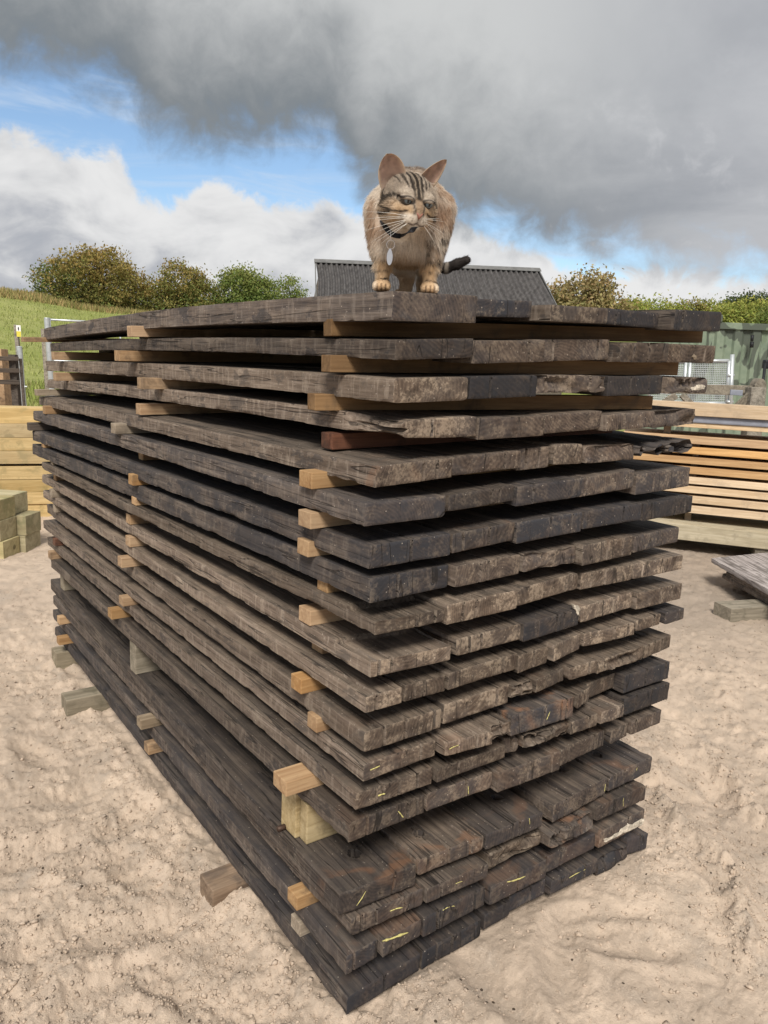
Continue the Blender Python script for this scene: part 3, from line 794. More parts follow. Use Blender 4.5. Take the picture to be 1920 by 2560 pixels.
# spacer sticks between the layers: (layer above, y, how far the end juts out to the left, width, material)
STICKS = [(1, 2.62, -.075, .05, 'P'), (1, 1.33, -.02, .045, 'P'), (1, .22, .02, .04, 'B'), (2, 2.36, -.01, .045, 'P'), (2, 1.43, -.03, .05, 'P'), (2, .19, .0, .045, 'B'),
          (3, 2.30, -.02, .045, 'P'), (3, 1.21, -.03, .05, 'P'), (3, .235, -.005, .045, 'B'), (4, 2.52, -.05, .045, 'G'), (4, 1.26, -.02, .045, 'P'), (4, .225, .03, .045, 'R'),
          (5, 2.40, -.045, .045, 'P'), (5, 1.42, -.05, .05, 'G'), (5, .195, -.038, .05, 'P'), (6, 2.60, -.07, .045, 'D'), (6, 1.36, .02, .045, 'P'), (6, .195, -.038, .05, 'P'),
          (7, 2.45, -.045, .045, 'P'), (7, 1.27, -.045, .045, 'P'), (7, .22, -.026, .045, 'P'), (8, 2.34, -.035, .04, 'G'), (8, 1.295, -.028, .045, 'P'), (8, .185, .004, .04, 'P'),
          (9, 2.37, -.018, .045, 'P'), (9, 1.38, -.02, .045, 'P'), (9, .235, -.008, .05, 'P'), (10, 2.38, -.035, .045, 'G'), (10, 1.37, -.026, .045, 'P'), (10, .24, .03, .045, 'P'),
          (11, 2.42, -.015, .04, 'G'), (11, 1.40, -.045, .045, 'P'), (11, .23, -.028, .045, 'P'), (12, 2.40, .03, .045, 'P'), (12, 1.38, .03, .045, 'P'), (12, .175, -.018, .04, 'P'),
          (13, 2.38, -.03, .045, 'R'), (13, 1.41, -.04, .045, 'P'), (13, .2, .03, .045, 'P'), (14, 2.44, -.038, .045, 'P'), (14, 1.51, -.05, .045, 'P'), (14, .205, -.078, .06, 'P'),
          (16, 2.4, .02, .04, 'G'), (16, 1.3, .01, .04, 'P'), (16, .22, .02, .04, 'P'), (17, 2.42, -.015, .045, 'P'), (17, 1.24, -.042, .045, 'G'), (17, .21, -.036, .045, 'P'),
          (18, 2.42, -.02, .045, 'P'), (18, 1.24, -.018, .045, 'P'), (18, .235, -.01, .045, 'G')]
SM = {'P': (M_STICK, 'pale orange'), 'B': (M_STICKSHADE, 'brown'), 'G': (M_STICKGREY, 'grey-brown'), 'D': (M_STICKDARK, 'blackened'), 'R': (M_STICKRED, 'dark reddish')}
for (k, y, xl, wd, mt) in STICKS:
    s, c = layer_fit(k + 1)
    up = LAYERS[k][2]
    lo = lambda x: s * x + c + bow_z(k + 1, y)
    gaps = [b[4] - b[6] + bow_z(k, y) - lo((b[0] + b[1]) / 2) for b in up]
    h = min(0.034, max(0.018, float(np.median(gaps)) + 0.001))
    xr = up[-1][1] + random.uniform(-.09, .0)
    skw = {(1, .22): 1748, (2, .19): 1692, (3, .235): 1644}.get((k, y))
    if skw: xr = float(on_y(skw, 860, .06)[0])
    mb = MB(); mb.box((0, -wd / 2, 0), (xr - xl, 0, 0), (0, wd, 0), (0, 0, h))
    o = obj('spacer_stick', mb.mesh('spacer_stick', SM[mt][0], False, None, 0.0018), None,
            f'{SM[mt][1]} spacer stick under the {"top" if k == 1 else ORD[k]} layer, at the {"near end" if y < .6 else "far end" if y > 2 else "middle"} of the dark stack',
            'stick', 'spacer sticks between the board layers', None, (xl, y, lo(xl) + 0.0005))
    o.rotation_euler = (0, -math.atan(s), random.uniform(-.012, .012) if not skw else -math.atan((y - .06) / (xr - xl)))

# squared blocks that hold the upper layers off the sixteenth
def block(name, x0, y0, z0, lx, ly, lz, mat, label, cat, group=None, rz=0.0, bev=0.003, chipn=0.004):
    xs = np.linspace(0, lx, 14); mb = MB(); mb.box((0, 0, 0), (lx, 0, 0), (0, ly, 0), (0, 0, lz))
    o = obj(name, mb.mesh(name, mat, False, None, bev), None, label, cat, group, None, (x0, y0, z0)); o.rotation_euler = (0, 0, rz)
    return o
GB = 'timber blocks propping up the fifteenth layer'
zb = .342 + .0005; hb = .501 - .046 - zb
block('spacer_block', -.016, .237, zb, 1.02, .068, hb, M_BLOCK, 'pale square block behind the flat board offcut, under the fifteenth layer', 'timber block', GB)
block('spacer_block', -.006, .203, zb, .16, .032, hb - .012, M_BLOCK, 'pale sawn board offcut standing on edge under the fifteenth layer', 'timber block', GB, -.02)
block('spacer_block', -.018, 1.335, zb, 1.03, .06, hb, M_BEARERGREY, 'grey mossy block propping the middle of the fifteenth layer', 'timber block', GB)
block('spacer_block', .018, 2.43, zb, .98, .065, hb, M_BEARERGREY, 'grey block propping the far end of the fifteenth layer', 'timber block', GB)
GBR = 'bearers under the dark stack'
block('bearer', -.092, .525, -.08, 1.18, .085, .1295, M_BEARER, 'brown bearer half sunk in sand under the near end of the stack', 'bearer', GBR)
block('bearer', -.118, 1.885, -.08, 1.2, .09, .1295, M_BEARERGREY, 'grey bearer on the sand under the middle of the stack', 'bearer', GBR, -.01)
block('bearer', -.03, 2.42, -.08, 1.1, .09, .1295, M_BEARERGREY, 'sand-covered bearer under the far end of the stack', 'bearer', GBR)
# coach screw in the edge of the wide black board
mb = MB(); pq = on_x(450 + 745 / 3, 1850 + 665 / 3, -0.031); mb.tube([pq + np.array([.02, 0, 0]), pq + np.array([-.004, 0, 0]), pq + np.array([-.006, 0, 0])], [.007, .007, .004], 8)
o16 = BOARD[(16, 1)]
for i_ in range(len(mb.v)): mb.v[i_] = tuple(np.array(mb.v[i_]) - np.array(o16.location))
obj('coach_screw', mb.mesh('coach_screw', M_IRON, True), o16)

# ------------------------------------------------------------------ sand yard
FH = np.array([FW[0], FW[1], 0]); FH /= np.linalg.norm(FH)
RH = np.array([RX[0], RX[1], 0]); RH /= np.linalg.norm(RH)
def seg_dist(x, y, pts):
    d = np.full(x.shape, 1e9)
    for a, b in zip(pts[:-1], pts[1:]):
        a = np.array(a[:2]); b = np.array(b[:2]); ab = b - a
        t = np.clip(((x - a[0]) * ab[0] + (y - a[1]) * ab[1]) / (ab @ ab), 0, 1)
        d = np.minimum(d, np.hypot(x - a[0] - t * ab[0], y - a[1] - t * ab[1]))
    return d
def zz(x, y): return on_z(1500 + x / 1.843, 1360 + y / 1.843, 0.0)
RIDGE1 = [zz(*p) for p in [(235, 1060), (270, 1190), (330, 1290), (420, 1380), (500, 1470), (560, 1560), (610, 1660), (650, 1750), (700, 1900)]]
RIDGE2 = [zz(*p) for p in [(500, 990), (570, 1050), (620, 1110), (650, 1170), (690, 1230), (800, 1300)]]
RIDGE3 = [zz(*p) for p in [(560, 690), (600, 800), (700, 900), (790, 960)]]
RIDGE4 = [on_z(u, v, 0) for u, v in [(560, 2235), (640, 2290), (700, 2370), (760, 2430), (800, 2480)]]
PRINTS = [on_z(u, v, 0) for u, v in [(170, 2330), (330, 2160), (100, 2130), (420, 2450), (230, 2480), (1660, 1980), (1400, 2440), (1560, 2380), (1760, 2180), (1480, 2320), (60, 2450), (330, 2330), (1230, 2500), (200, 1980), (90, 1880), (330, 2040), (1700, 1800), (1800, 1980)]]
def clods(x, y, sc, seed, prob=.55):
    """rounded lumps scattered one to a cell"""
    X, Y = np.asarray(x) * sc, np.asarray(y) * sc; ix, iy = np.floor(X), np.floor(Y); best = np.zeros(np.shape(X))
    zz_ = np.zeros_like(ix)
    for a in (-1, 0, 1):
        for b_ in (-1, 0, 1):
            cx_, cy_ = ix + a, iy + b_
            h1, h2, h3, h4 = (_hash(cx_, cy_, zz_ + q, seed * 13) * .5 + .5 for q in range(4))
            r_ = .25 + .5 * h3 * h3; th = h4 * 6.28
            dx_, dy_ = X - cx_ - h1, Y - cy_ - h2
            u_ = dx_ * np.cos(th) + dy_ * np.sin(th); v_ = (-dx_ * np.sin(th) + dy_ * np.cos(th)) * 1.5
            d = np.sqrt(u_ * u_ + v_ * v_) / r_
            best = np.maximum(best, (h4 * 7.7 % 1 < prob) * r_ * np.sqrt(np.clip(1 - d * d, 0, 1)))
    return best
def sand_z(x, y):
    z = fbm(x * 1.3, y * 1.3, seed=41, octv=3) * 0.014
    dist = np.hypot(x - CAM[0], y - CAM[1])
    near = np.clip(1.6 - dist / 9, 0.15, 1)
    lump = fbm(x * 5.5 + 3, y * 5.5, seed=42, octv=4)
    z = z + np.maximum(lump + .1, -0.25) * 0.006 * near + fbm(x * 26, y * 26, seed=49, octv=5, gain=.68) * (0.0018 + 0.0032 * sstep(fbm(x * 1.7, y * 1.7, seed=50, octv=2), -.3, .5)) * near + clods(x, y, 88.0, 9) * .0042 * near
    tr_ = np.exp(-(seg_dist(x, y, [RIDGE1[0] + RH * .20, RIDGE1[2] + RH * .21, RIDGE1[4] + RH * .2, RIDGE1[6] + RH * .19, RIDGE1[-1] + RH * .18]) / .13) ** 4)
    near = near * (1 - .72 * tr_)
    # scattered crumbs pressed into the surface, thicker in some areas
    dens = sstep(fbm(x * 2.2, y * 2.2, seed=44, octv=3), -0.25, 0.45)
    b = vnoise(x * 34, y * 34, seed=45); b2 = vnoise(x * 71, y * 71, seed=46); b3 = vnoise(x * 16, y * 16, seed=47)
    z = z + near * (0.25 + dens) * (np.maximum(0, b - 0.1) * 0.006 + np.abs(b2) * 0.003 + np.maximum(0, b3 - .2) * 0.008)
    z = z + near * (0.15 + dens) * clods(x, y, 22.0, 5) * 0.010 + near * (0.1 + dens) * clods(x, y, 52.0, 6) * 0.0065 + near * dens * clods(x, y, 11.0, 7, .3) * 0.010
    # flattened trodden scabs with small steps between them
    pl_ = fbm(x * 3.1, y * 3.1, seed=48, octv=4)
    z = z + near * (sstep(pl_, 0.02, 0.07) * 0.004 + sstep(pl_, -0.42, -0.38) * 0.0035)
    for R_, w_, h_ in ((RIDGE1, .045, .034), (RIDGE2, .04, .028), (RIDGE3, .04, .022), (RIDGE4, .09, .026)):
        d = seg_dist(x, y, R_)
        z = z + np.exp(-(d / w_) ** 2) * h_ * (0.65 + (.25 if R_ is RIDGE4 else .8) * np.clip(fbm(x * 24, y * 24, seed=51, octv=4), -.4, .7)) 
    d = seg_dist(x, y, [RIDGE1[0] + RH * .18, RIDGE1[4] + RH * .17, RIDGE1[-1] + RH * .16])
    z = z - np.exp(-(d / .1) ** 4) * 0.018
    for i, p in enumerate(PRINTS):
        a = i * 1.7; dx_, dy_ = x - p[0], y - p[1]
        u_, v_ = dx_ * math.cos(a) + dy_ * math.sin(a), -dx_ * math.sin(a) + dy_ * math.cos(a)
        q = (u_ / .13) ** 2 + (v_ / .055) ** 2
        z = z - 0.021 * np.exp(-q ** 2) + 0.006 * np.exp(-((np.sqrt(q) - 1.35) / .28) ** 2) * (0.5 + 0.9 * vnoise(x * 9, y * 9, seed=61 + i))
    # banked up against the near end of the stack, scraped low along its left side
    f = np.exp(-((y + 0.10) / 0.24) ** 2) * sstep(x, -0.28, 0.15) * (1 - sstep(x, 1.15, 1.75))
    z = z + f * 0.040
    l = np.exp(-((x + 0.13) / 0.2) ** 2) * sstep(y, -0.1, 0.25) * (1 - sstep(y, 2.6, 3.0))
    z = z - l * 0.030
    under = (sstep(x, -.03, .03) * (1 - sstep(x, 1.03, 1.10))) * sstep(y, 0.0, .03) * (1 - sstep(y, 2.6, 2.75))
    z = z * (1 - under) + np.minimum(z, 0.036) * under - 0.02 * under * sstep(y, .05, .2)
    for p, h_ in ((on_z(555, 2245, 0), .0), (on_z(640, 2255, 0), .035)):
        z = z + np.exp(-((x - p[0]) ** 2 + (y - p[1]) ** 2) / .07 ** 2) * h_
    return z

hd = math.atan2(FH[0], FH[1])
angs = np.concatenate([np.linspace(-180, -40, 36)[:-1], np.linspace(-40, 40, 640), np.linspace(40, 180, 36)[1:-1]])
rr_ = [0.5]
while rr_[-1] < 12: rr_.append(rr_[-1] * (1.0048 if rr_[-1] > 0.9 else 1.06))
while rr_[-1] < 900: rr_.append(rr_[-1] * 1.09)
rr_ = np.array(rr_)
A, Rr = np.meshgrid(np.radians(angs) + hd, rr_)
gx = CAM[0] + np.sin(A) * Rr; gy = CAM[1] + np.cos(A) * Rr
gz = sand_z(gx, gy)
far_ = sstep(Rr, 13, 22); gz = gz * (1 - far_) - 0.02 * far_
nr, na = gx.shape
gv = np.concatenate([np.stack([gx, gy, gz], -1).reshape(-1, 3), [[CAM[0], CAM[1], 0.0]]])
j, i = np.meshgrid(np.arange(nr - 1), np.arange(na), indexing='ij'); i2 = (i + 1) % na
gf = np.stack([j * na + i, j * na + i2, (j + 1) * na + i2, (j + 1) * na + i], -1).reshape(-1, 4)

m, g, b = material('damp_sand')
tc = g.new('ShaderNodeTexCoord'); P = tc.outputs['Object']
n1 = g.noise(P, 1.6, 5, 0.6, 0.5); n2 = g.noise(P, 9.0, 6, 0.65); n3 = g.noise(P, 70.0, 5, 0.7); n4 = g.noise(P, 330.0, 3, 0.7)
c = g.mix(g.ss(g.add(g.mul(n1, 0.6), g.mul(n2, 0.4)), 0.30, 0.68), (0.445, 0.358, 0.287), (0.565, 0.457, 0.364))
c = g.mix(g.mul(g.ss(n2, 0.52, 0.68), 0.5), c, (0.44, 0.375, 0.318))
c = g.mix(g.mul(g.ss(n3, 0.56, 0.75), 0.5), c, (0.30, 0.235, 0.18))
c = g.mix(g.mul(g.ss(n4, 0.58, 0.75), 0.3), c, (0.20, 0.155, 0.12))
vv = g.voro(P, 26.0)
c = g.mix(g.mul(g.m('LESS_THAN', vv, 0.10), g.ss(n2, 0.45, 0.55)), c, (0.09, 0.068, 0.052))
sp = g.sep(P)
# darker, greyer sand round the timber stacks on the right
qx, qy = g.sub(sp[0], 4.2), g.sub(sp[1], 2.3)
stack_dist = g.m('SQRT', g.add(g.mul(qx, qx), g.mul(qy, qy)))
c = g.mix(g.mul(g.ss(g.add(stack_dist, g.mul(g.sub(n2, 0.5), 2.2)), 2.3, 0.9), 0.62), c, (0.245, 0.205, 0.172))
# grass-grown ground beyond the yard
rad_ = g.m('SQRT', g.add(g.mul(g.add(sp[0], .83), g.add(sp[0], .83)), g.mul(g.add(sp[1], 1.13), g.add(sp[1], 1.13))))
c = g.mix(g.ss(g.add(rad_, g.mul(n1, 6.0)), 30.0, 40.0), c, (0.10, 0.12, 0.035))
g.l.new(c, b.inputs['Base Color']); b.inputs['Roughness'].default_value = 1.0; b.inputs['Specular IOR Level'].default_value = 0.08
vb1 = g.voro(g.vm('ADD', P, g.vm('SCALE', g.noise(P, 30.0, 3, 0.6, 0.0, True), (0, 0, 0))), 46.0, 'SMOOTH_F1'); vb2 = g.voro(P, 95.0, 'SMOOTH_F1')
lum = g.mul(g.ss(vb1, 0.55, 0.1), g.ss(n2, 0.40, 0.58)); lum2 = g.mul(g.ss(vb2, 0.55, 0.1), g.ss(n1, 0.40, 0.6))
hh = g.add(g.mul(n2, 0.3), g.add(g.mul(n3, 0.9), g.add(g.mul(n4, 0.55), g.add(g.mul(lum, 0.6), g.mul(lum2, 0.35)))))
g.l.new(g.bump(hh, 0.66, 0.006), b.inputs['Normal'])
M_SAND = m
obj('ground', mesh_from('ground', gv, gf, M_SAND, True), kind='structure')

M_CRUMB = plain('sand_crumb', (.42, .337, .265), 1.0, 0, .14, 90.0)
# loose crumbs of sand lying on it
ico = [(0, 0, 1)] + [(math.cos(q) * .894, math.sin(q) * .894, .447) for q in np.arange(5) * 2 * math.pi / 5] + [(math.cos(q) * .894, math.sin(q) * .894, -.447) for q in (np.arange(5) + .5) * 2 * math.pi / 5] + [(0, 0, -1)]
icf = [(0, i + 1, (i + 1) % 5 + 1) for i in range(5)] + [(i + 1, i + 6, (i + 1) % 5 + 1) for i in range(5)] + [((i + 1) % 5 + 1, i + 6, (i + 1) % 5 + 6) for i in range(5)] + [(11, (i + 1) % 5 + 6, i + 6) for i in range(5)]
ico = np.array(ico); icf = np.array(icf)
# one subdivision so that each crumb has an uneven outline
def subdiv(v, f):
    v = list(map(tuple, v)); cache = {}; out = []
    def mid(a, b_):
        k = (min(a, b_), max(a, b_))
        if k not in cache:
            p = (np.array(v[a]) + np.array(v[b_])) / 2; v.append(tuple(p / np.linalg.norm(p))); cache[k] = len(v) - 1
        return cache[k]
    for a, b_, c_ in f:
        ab, bc, ca = mid(a, b_), mid(b_, c_), mid(c_, a); out += [(a, ab, ca), (ab, b_, bc), (ca, bc, c_), (ab, bc, ca)]
    return np.array(v), np.array(out)
ico2, icf2 = ico, icf
N = 28000
cp = []
while len(cp) < N:
    n = 30000
    th = hd + np.radians(rng.uniform(-36, 36, n)); r0 = 1.0 + rng.gamma(1.6, 1.1, n)
    x = CAM[0] + np.sin(th) * r0; y = CAM[1] + np.cos(th) * r0
    d = sstep(fbm(x * 2.2, y * 2.2, seed=44, octv=3), -0.2, 0.5)
    for R_, w_ in ((RIDGE1, .09), (RIDGE2, .08), (RIDGE3, .08), (RIDGE4, .16)): d = np.maximum(d, 1.3 * np.exp(-(seg_dist(x, y, R_) / w_) ** 2))
    d = np.maximum(d, 1.2 * np.exp(-((x + .12) / .12) ** 2) * (y > -.15) * (y < 1.0))
    ok = (rng.random(n) < d * 0.75 + 0.12) & ~((x > -.01) & (x < 1.07) & (y > 0) & (y < 2.6))
    cp += list(zip(x[ok], y[ok]))
cp = np.array(cp[:N])
sz = np.clip(rng.lognormal(math.log(0.0020), 0.5, N), 0.001, 0.009)
cz = sand_z(cp[:, 0], cp[:, 1])
nv = len(ico2)
sc = sz[:, None, None] * rng.uniform(0.7, 1.25, (N, 1, 3))
vv_ = ico2[None] * sc * (1 + 0.30 * rng.standard_normal((N, nv, 1)).clip(-1.5, 1.5))
an = rng.uniform(0, 6.28, N); ca, sa = np.cos(an)[:, None], np.sin(an)[:, None]
vx = vv_[:, :, 0] * ca - vv_[:, :, 1] * sa + cp[:, 0:1]; vy = vv_[:, :, 0] * sa + vv_[:, :, 1] * ca + cp[:, 1:2]
vz = vv_[:, :, 2] * 0.8 + cz[:, None] + sz[:, None] * 0.35
V = np.stack([vx, vy, vz], -1).reshape(-1, 3)
F = (icf2[None] + (np.arange(N) * nv)[:, None, None]).reshape(-1, 3)
obj('sand_crumbs', mesh_from('sand_crumbs', V, F, M_SAND, False), kind='stuff')

# ------------------------------------------------------------------ neighbouring timber
M_LARCH = new_wood('fresh_larch', (0.40, 0.235, 0.11), (0.58, 0.375, 0.19), 'x', False, None, 0.65)
M_LARCHPALE = new_wood('pale_larch', (0.50, 0.36, 0.22), (0.64, 0.49, 0.33), 'x', False, (0.44, 0.33, 0.22), 0.7)
M_SLEEPER = new_wood('new_softwood', (0.39, 0.275, 0.125), (0.55, 0.415, 0.215), 'x', True, (0.31, 0.245, 0.12), 0.7, 17.0)
M_SLEEPERGREEN = new_wood('treated_softwood', (0.29, 0.245, 0.135), (0.44, 0.385, 0.23), 'x', True, (0.23, 0.22, 0.115), 0.75, 17.0)
M_GREYOLD = new_wood('bleached_board', (0.115, 0.10, 0.095), (0.40, 0.36, 0.35), 'y', False, (0.08, 0.07, 0.065), 0.85)
M_BEAM = new_wood('pale_beam', (0.40, 0.35, 0.255), (0.56, 0.50, 0.385), 'x', False, (0.33, 0.29, 0.22), 0.8)
M_WRAP = plain('grey_plastic_wrap', (0.235, 0.25, 0.30), 0.38, 0, 0.15, 8.0, 0.5)
M_GALV = plain('galvanised_steel', (0.50, 0.53, 0.55), 0.42, 0.55, 0.12, 9.0)
M_DARKRAIL = new_wood('dark_fence_wood', (0.045, 0.036, 0.03), (0.115, 0.092, 0.075), 'x', False, None, 0.9)
M_GREYPOST = new_wood('grey_post_wood', (0.145, 0.125, 0.10), (0.31, 0.275, 0.225), 'y', False, (0.10, 0.09, 0.07), 0.9)

def bar(name, mat, p, e, n, L, D, H, label=None, cat=None, group=None, parent=None, bev=0.004, up=None):
    """a squared timber: p its lower front left corner, e along, n towards the back"""
    e = np.array([e[0], e[1], 0.0]); e /= np.linalg.norm(e); n = np.array([n[0], n[1], 0.0]); n /= np.linalg.norm(n)
    mb = MB(); mb.box((0, 0, 0), (L, 0, 0), (0, D, 0), (0, 0, H))
    o = obj(name, mb.mesh(name, mat, False, None, bev), parent, label, cat, group)
    o.matrix_world = Matrix(((e[0], n[0], 0, p[0]), (e[1], n[1], 0, p[1]), (0, 0, 1, p[2]), (0, 0, 0, 1)))
    return o

# stack of fresh planks on the right
eP = np.array([0.544, -0.839]); nP = np.array([0.839, 0.544]); p0 = np.array([4.854, 2.322])
zP = [(.334, .397), (.42, .480), (.503, .561), (.581, .637), (.663, .723), (.747, .803), (.829, .887), (.913, .978)]
GP = 'fresh planks stacked beside the green container'
sL = -0.52
for q, (za, zb_) in enumerate(zP):
    s_ = sL + random.uniform(-.05, .03)
    bar('larch_plank', M_LARCH if q > 3 else M_LARCHPALE, (*(p0 + eP * s_ + nP * (0.13 + random.uniform(-.012, .012))), za), eP, nP, 3.6, .62, zb_ - za,
        f'{"orange" if q > 3 else "pale"} fresh plank, {["eighth", "seventh", "sixth", "fifth", "fourth", "third", "second", "first"][q]} below the dark gap of the right-hand stack', 'plank', GP)
for q, (za, zb_) in enumerate([(.254, .334)] + [(zP[i][1], zP[i + 1][0]) for i in range(7)]):
    for s_ in (sL + .55, sL + 1.9, sL + 3.2):
        bar('plank_spacer', M_STICKGREY, (*(p0 + eP * s_ + nP * .22), za + .0005), eP, nP, .05, .5, zb_ - za - .001,
            f'thin spacer under the {["eighth", "seventh", "sixth", "fifth", "fourth", "third", "second", "first"][q]} fresh plank, {"nearest the dark boards" if s_ < .2 else "midway along" if s_ < 2 else "towards the far right"}', 'stick', 'spacers in the plank stack', None, .002)
bar('bottom_beam', M_BEAM, (*(p0 + eP * (sL - .1)), .122), eP, nP, 3.9, .75, .131, 'wide pale beam lying at the bottom of the fresh plank stack', 'beam')
for s_ in (.58, 2.4): bar('support_block', M_GREYPOST, (*(p0 + eP * s_ + nP * .02), -.03), eP, nP, .16, .6, .151, f'grey block under the pale beam, {"nearest the dark boards" if s_ < 1 else "hidden at its far right end"}', 'timber block', 'blocks under the pale beam')
for s_ in (sL + .3, sL + 1.7, sL + 3.0): bar('plank_spacer', M_STICKGREY, (*(p0 + eP * s_ + nP * .25), .9785), eP, nP, .06, .5, .07, f'dark upright spacer in the black gap of the fresh stack, {"nearest the dark boards" if s_ < 0 else "midway along" if s_ < 2 else "towards the far right"}', 'stick', 'spacers in the black gap')
bar('larch_plank', M_LARCHPALE, (*(p0 + eP * (sL + .16) + nP * .10), 1.049), eP, nP, 3.4, .66, .04, 'thin tan board under the grey wrap of the fresh stack', 'plank')
bar('plastic_wrap', M_WRAP, (*(p0 + eP * (sL + .05) + nP * .085), 1.0895), eP, nP, 3.5, .68, .057, 'shiny blue-grey wrapped sheet between boards of the fresh stack', 'wrapped sheet', None, None, .012)
bar('top_beam', M_LARCHPALE, (*(p0 + eP * (sL - .02) + nP * .06), 1.147), eP, nP, 3.6, .22, .105, 'thick pinkish beam topping the fresh plank stack', 'beam')

# low stack of bleached old boards at the right edge
aQ = math.atan2(-.57, .82)
for q, (zt, dx_, sh) in enumerate([(.205, 0, 0), (.165, .09, .10), (.132, .12, .02)]):
    wq = .62 if q == 0 else .44
    me = board_mesh(wq, .034, 2.2, 900 + q, nx=22, nz=6, side_detail=True, ya=-.46 * wq, yb=0.0, rot=.2, wear=1.5, cracks=((.12, .012, .4), (.33, .008, .35)), mat=M_GREYOLD if q == 0 else M_OLD)
    o = obj('bleached_board' if q == 0 else 'weathered_board', me, None, ['bleached lilac-grey board lying on top of the low stack at the right edge', 'dark middle board of the low stack at the right edge', 'dark lowest board of the low stack at the right edge'][q], 'board', 'low stack of old boards on the right')
    # runs from its far end towards the camera's right
    e = np.array([-.57, -.82]); w_ = np.array([.82, -.57])
    st = np.array([4.163, 1.637]) + e * (sh + dx_) + w_ * (wq + dx_ * .2)
    o.matrix_world = Matrix(((-w_[0], e[0], 0, st[0]), (-w_[1], e[1], 0, st[1]), (0, 0, 1, zt), (0, 0, 0, 1)))
    o.color = (.35, .5, 0, 1)
bar('bearer', M_BEARERGREY, (*on_z(1824, 1560, 0)[:2], -.06), (.94, -.34), (.34, .94), .95, .15, .155, 'mossy grey bearer half sunk under the low right-hand stack', 'bearer')
bar('bearer', M_BEARERGREY, (3.06, .28, -.06), (.98, -.2), (.2, .98), .95, .14, .155, 'second bearer under the low right-hand stack, out of the picture', 'bearer')

# wall-like stack of new sleepers on the left
eS = np.array([.97, -.245]); nS = np.array([.245, .97]); s0 = np.array([.349, 5.918])
zS = [(-.02, .112), (.114, .218), (.220, .329), (.332, .447), (.469, .576), (.579, .692), (.694, .799)]
GS = 'new sleepers in the wall-like stack'
for q, (za, zb_) in enumerate(zS):
    bar('new_sleeper', M_SLEEPER, (*(s0 - eS * (1.6 + random.uniform(-.03, .03)) + nS * random.uniform(0, .014)), za), eS, nS, 2.75, .24, zb_ - za,
        f'yellow new sleeper, {["bottom", "second", "third", "fourth", "fifth", "sixth", "seventh"][q]} course up in the wall of sleepers on the left', 'sleeper', GS)
bar('sleeper_spacer', M_STICKGREY, (*(s0 - eS * .42 + nS * .01), .4475), eS, nS, .11, .2, .021, 'dark spacer in the black slot of the left wall of sleepers', 'stick', None, None, .002)
bar('sleeper_spacer', M_STICKGREY, (*(s0 + eS * .9 + nS * .01), .4475), eS, nS, .11, .2, .021, 'spacer in the black slot, behind the dark stack', 'stick', None, None, .002)
bar('new_sleeper', M_SLEEPER, (*(s0 - eS * 1.65 + nS * .17), .7995), eS, nS, 2.9, .26, .135, 'thick pale sleeper set back on top of the left wall of sleepers', 'sleeper', GS)

# end-on pile of treated sleepers in front of it
c1 = np.array([.118, 4.53]); dE = np.array([.66, .75]); dE /= np.linalg.norm(dE); dL = np.array([-.75, .66]); dL /= np.linalg.norm(dL)
GE = 'treated sleepers in the end-on pile'
for col_ in range(2):
    for row in range(3):
        w_ = .205
        st = c1 + dE * (col_ * (w_ + .006)) - dL * ((.06 if col_ else 0) + random.uniform(-.012, .012) - (.10 if (row == 2 and col_) else 0))
        bar('treated_sleeper', M_SLEEPERGREEN, (*st, -.03 + row * .1455 if row else -.03), dL, dE, 2.4, w_, .143, f'greenish new sleeper, {["bottom", "middle", "top"][row]} of the {"farther" if col_ else "nearer"} column in the end-on pile', 'sleeper', GE)

# ------------------------------------------------------------------ hillside
HEL = [(-900, 4.2), (0, 3.52), (100, 3.36), (200, 2.95), (265, 2.85), (500, 2.75), (800, 2.9), (1400, 3.2), (1700, 3.5), (2000, 3.6), (2800, 3.6)]
_ha = np.array([az_el(u, 880)[0] for u, e in HEL]); _he = np.array([e for u, e in HEL])
def hill_z(x, y):
    dx_, dy_ = x - CAM[0], y - CAM[1]; r = np.hypot(dx_, dy_)
    a = (np.degrees(np.arctan2(dx_, dy_)) - 36.927 + 180) % 360 - 180
    e = np.interp(a, _ha, _he)
    top = 1.43 + 60 * np.tan(np.radians(e))
    s = np.clip((r - 21.0) / 39.0, 0, 1); s = s ** 0.9 * (1.12 - .12 * s)
    z = -0.10 + 0.12 * sstep(r, 17.2, 18.6) + top * s
    z = np.where(r > 60, top + (r - 60) * np.tan(np.radians(e - .25)), z)
    z = z + fbm(x * .12, y * .12, seed=71, octv=3) * .16 * sstep(r, 19, 30) + fbm(x * .9, y * .9, seed=72, octv=3) * .035 * sstep(r, 18, 20)
    bank_ = np.exp(-((r - 21.0) / 1.3) ** 2) * np.exp(-((a + 24.4) / 1.3) ** 2)
    return z + bank_ * .34
ha = np.radians(np.concatenate([np.linspace(-75, -36, 40)[:-1], np.linspace(-36, 36, 300), np.linspace(36, 75, 40)[1:]])) + hd
hr = np.concatenate([np.linspace(17.2, 30, 60), np.linspace(30.5, 62, 70), np.geomspace(64, 420, 40)])
A, Rr = np.meshgrid(ha, hr)
hx = CAM[0] + np.sin(A) * Rr; hy = CAM[1] + np.cos(A) * Rr; hzv = hill_z(hx, hy)
nr, na = hx.shape
j, i = np.meshgrid(np.arange(nr - 1), np.arange(na - 1), indexing='ij')
hf = np.stack([j * na + i, j * na + i + 1, (j + 1) * na + i + 1, (j + 1) * na + i], -1).reshape(-1, 4)
m, g, b = material('pasture')
tc = g.new('ShaderNodeTexCoord'); P = tc.outputs['Object']
n1 = g.noise(P, .22, 5, .6, .4); n2 = g.noise(P, 1.6, 6, .7); n3 = g.noise(P, 9.0, 4, .7)
sp = g.sep(P)
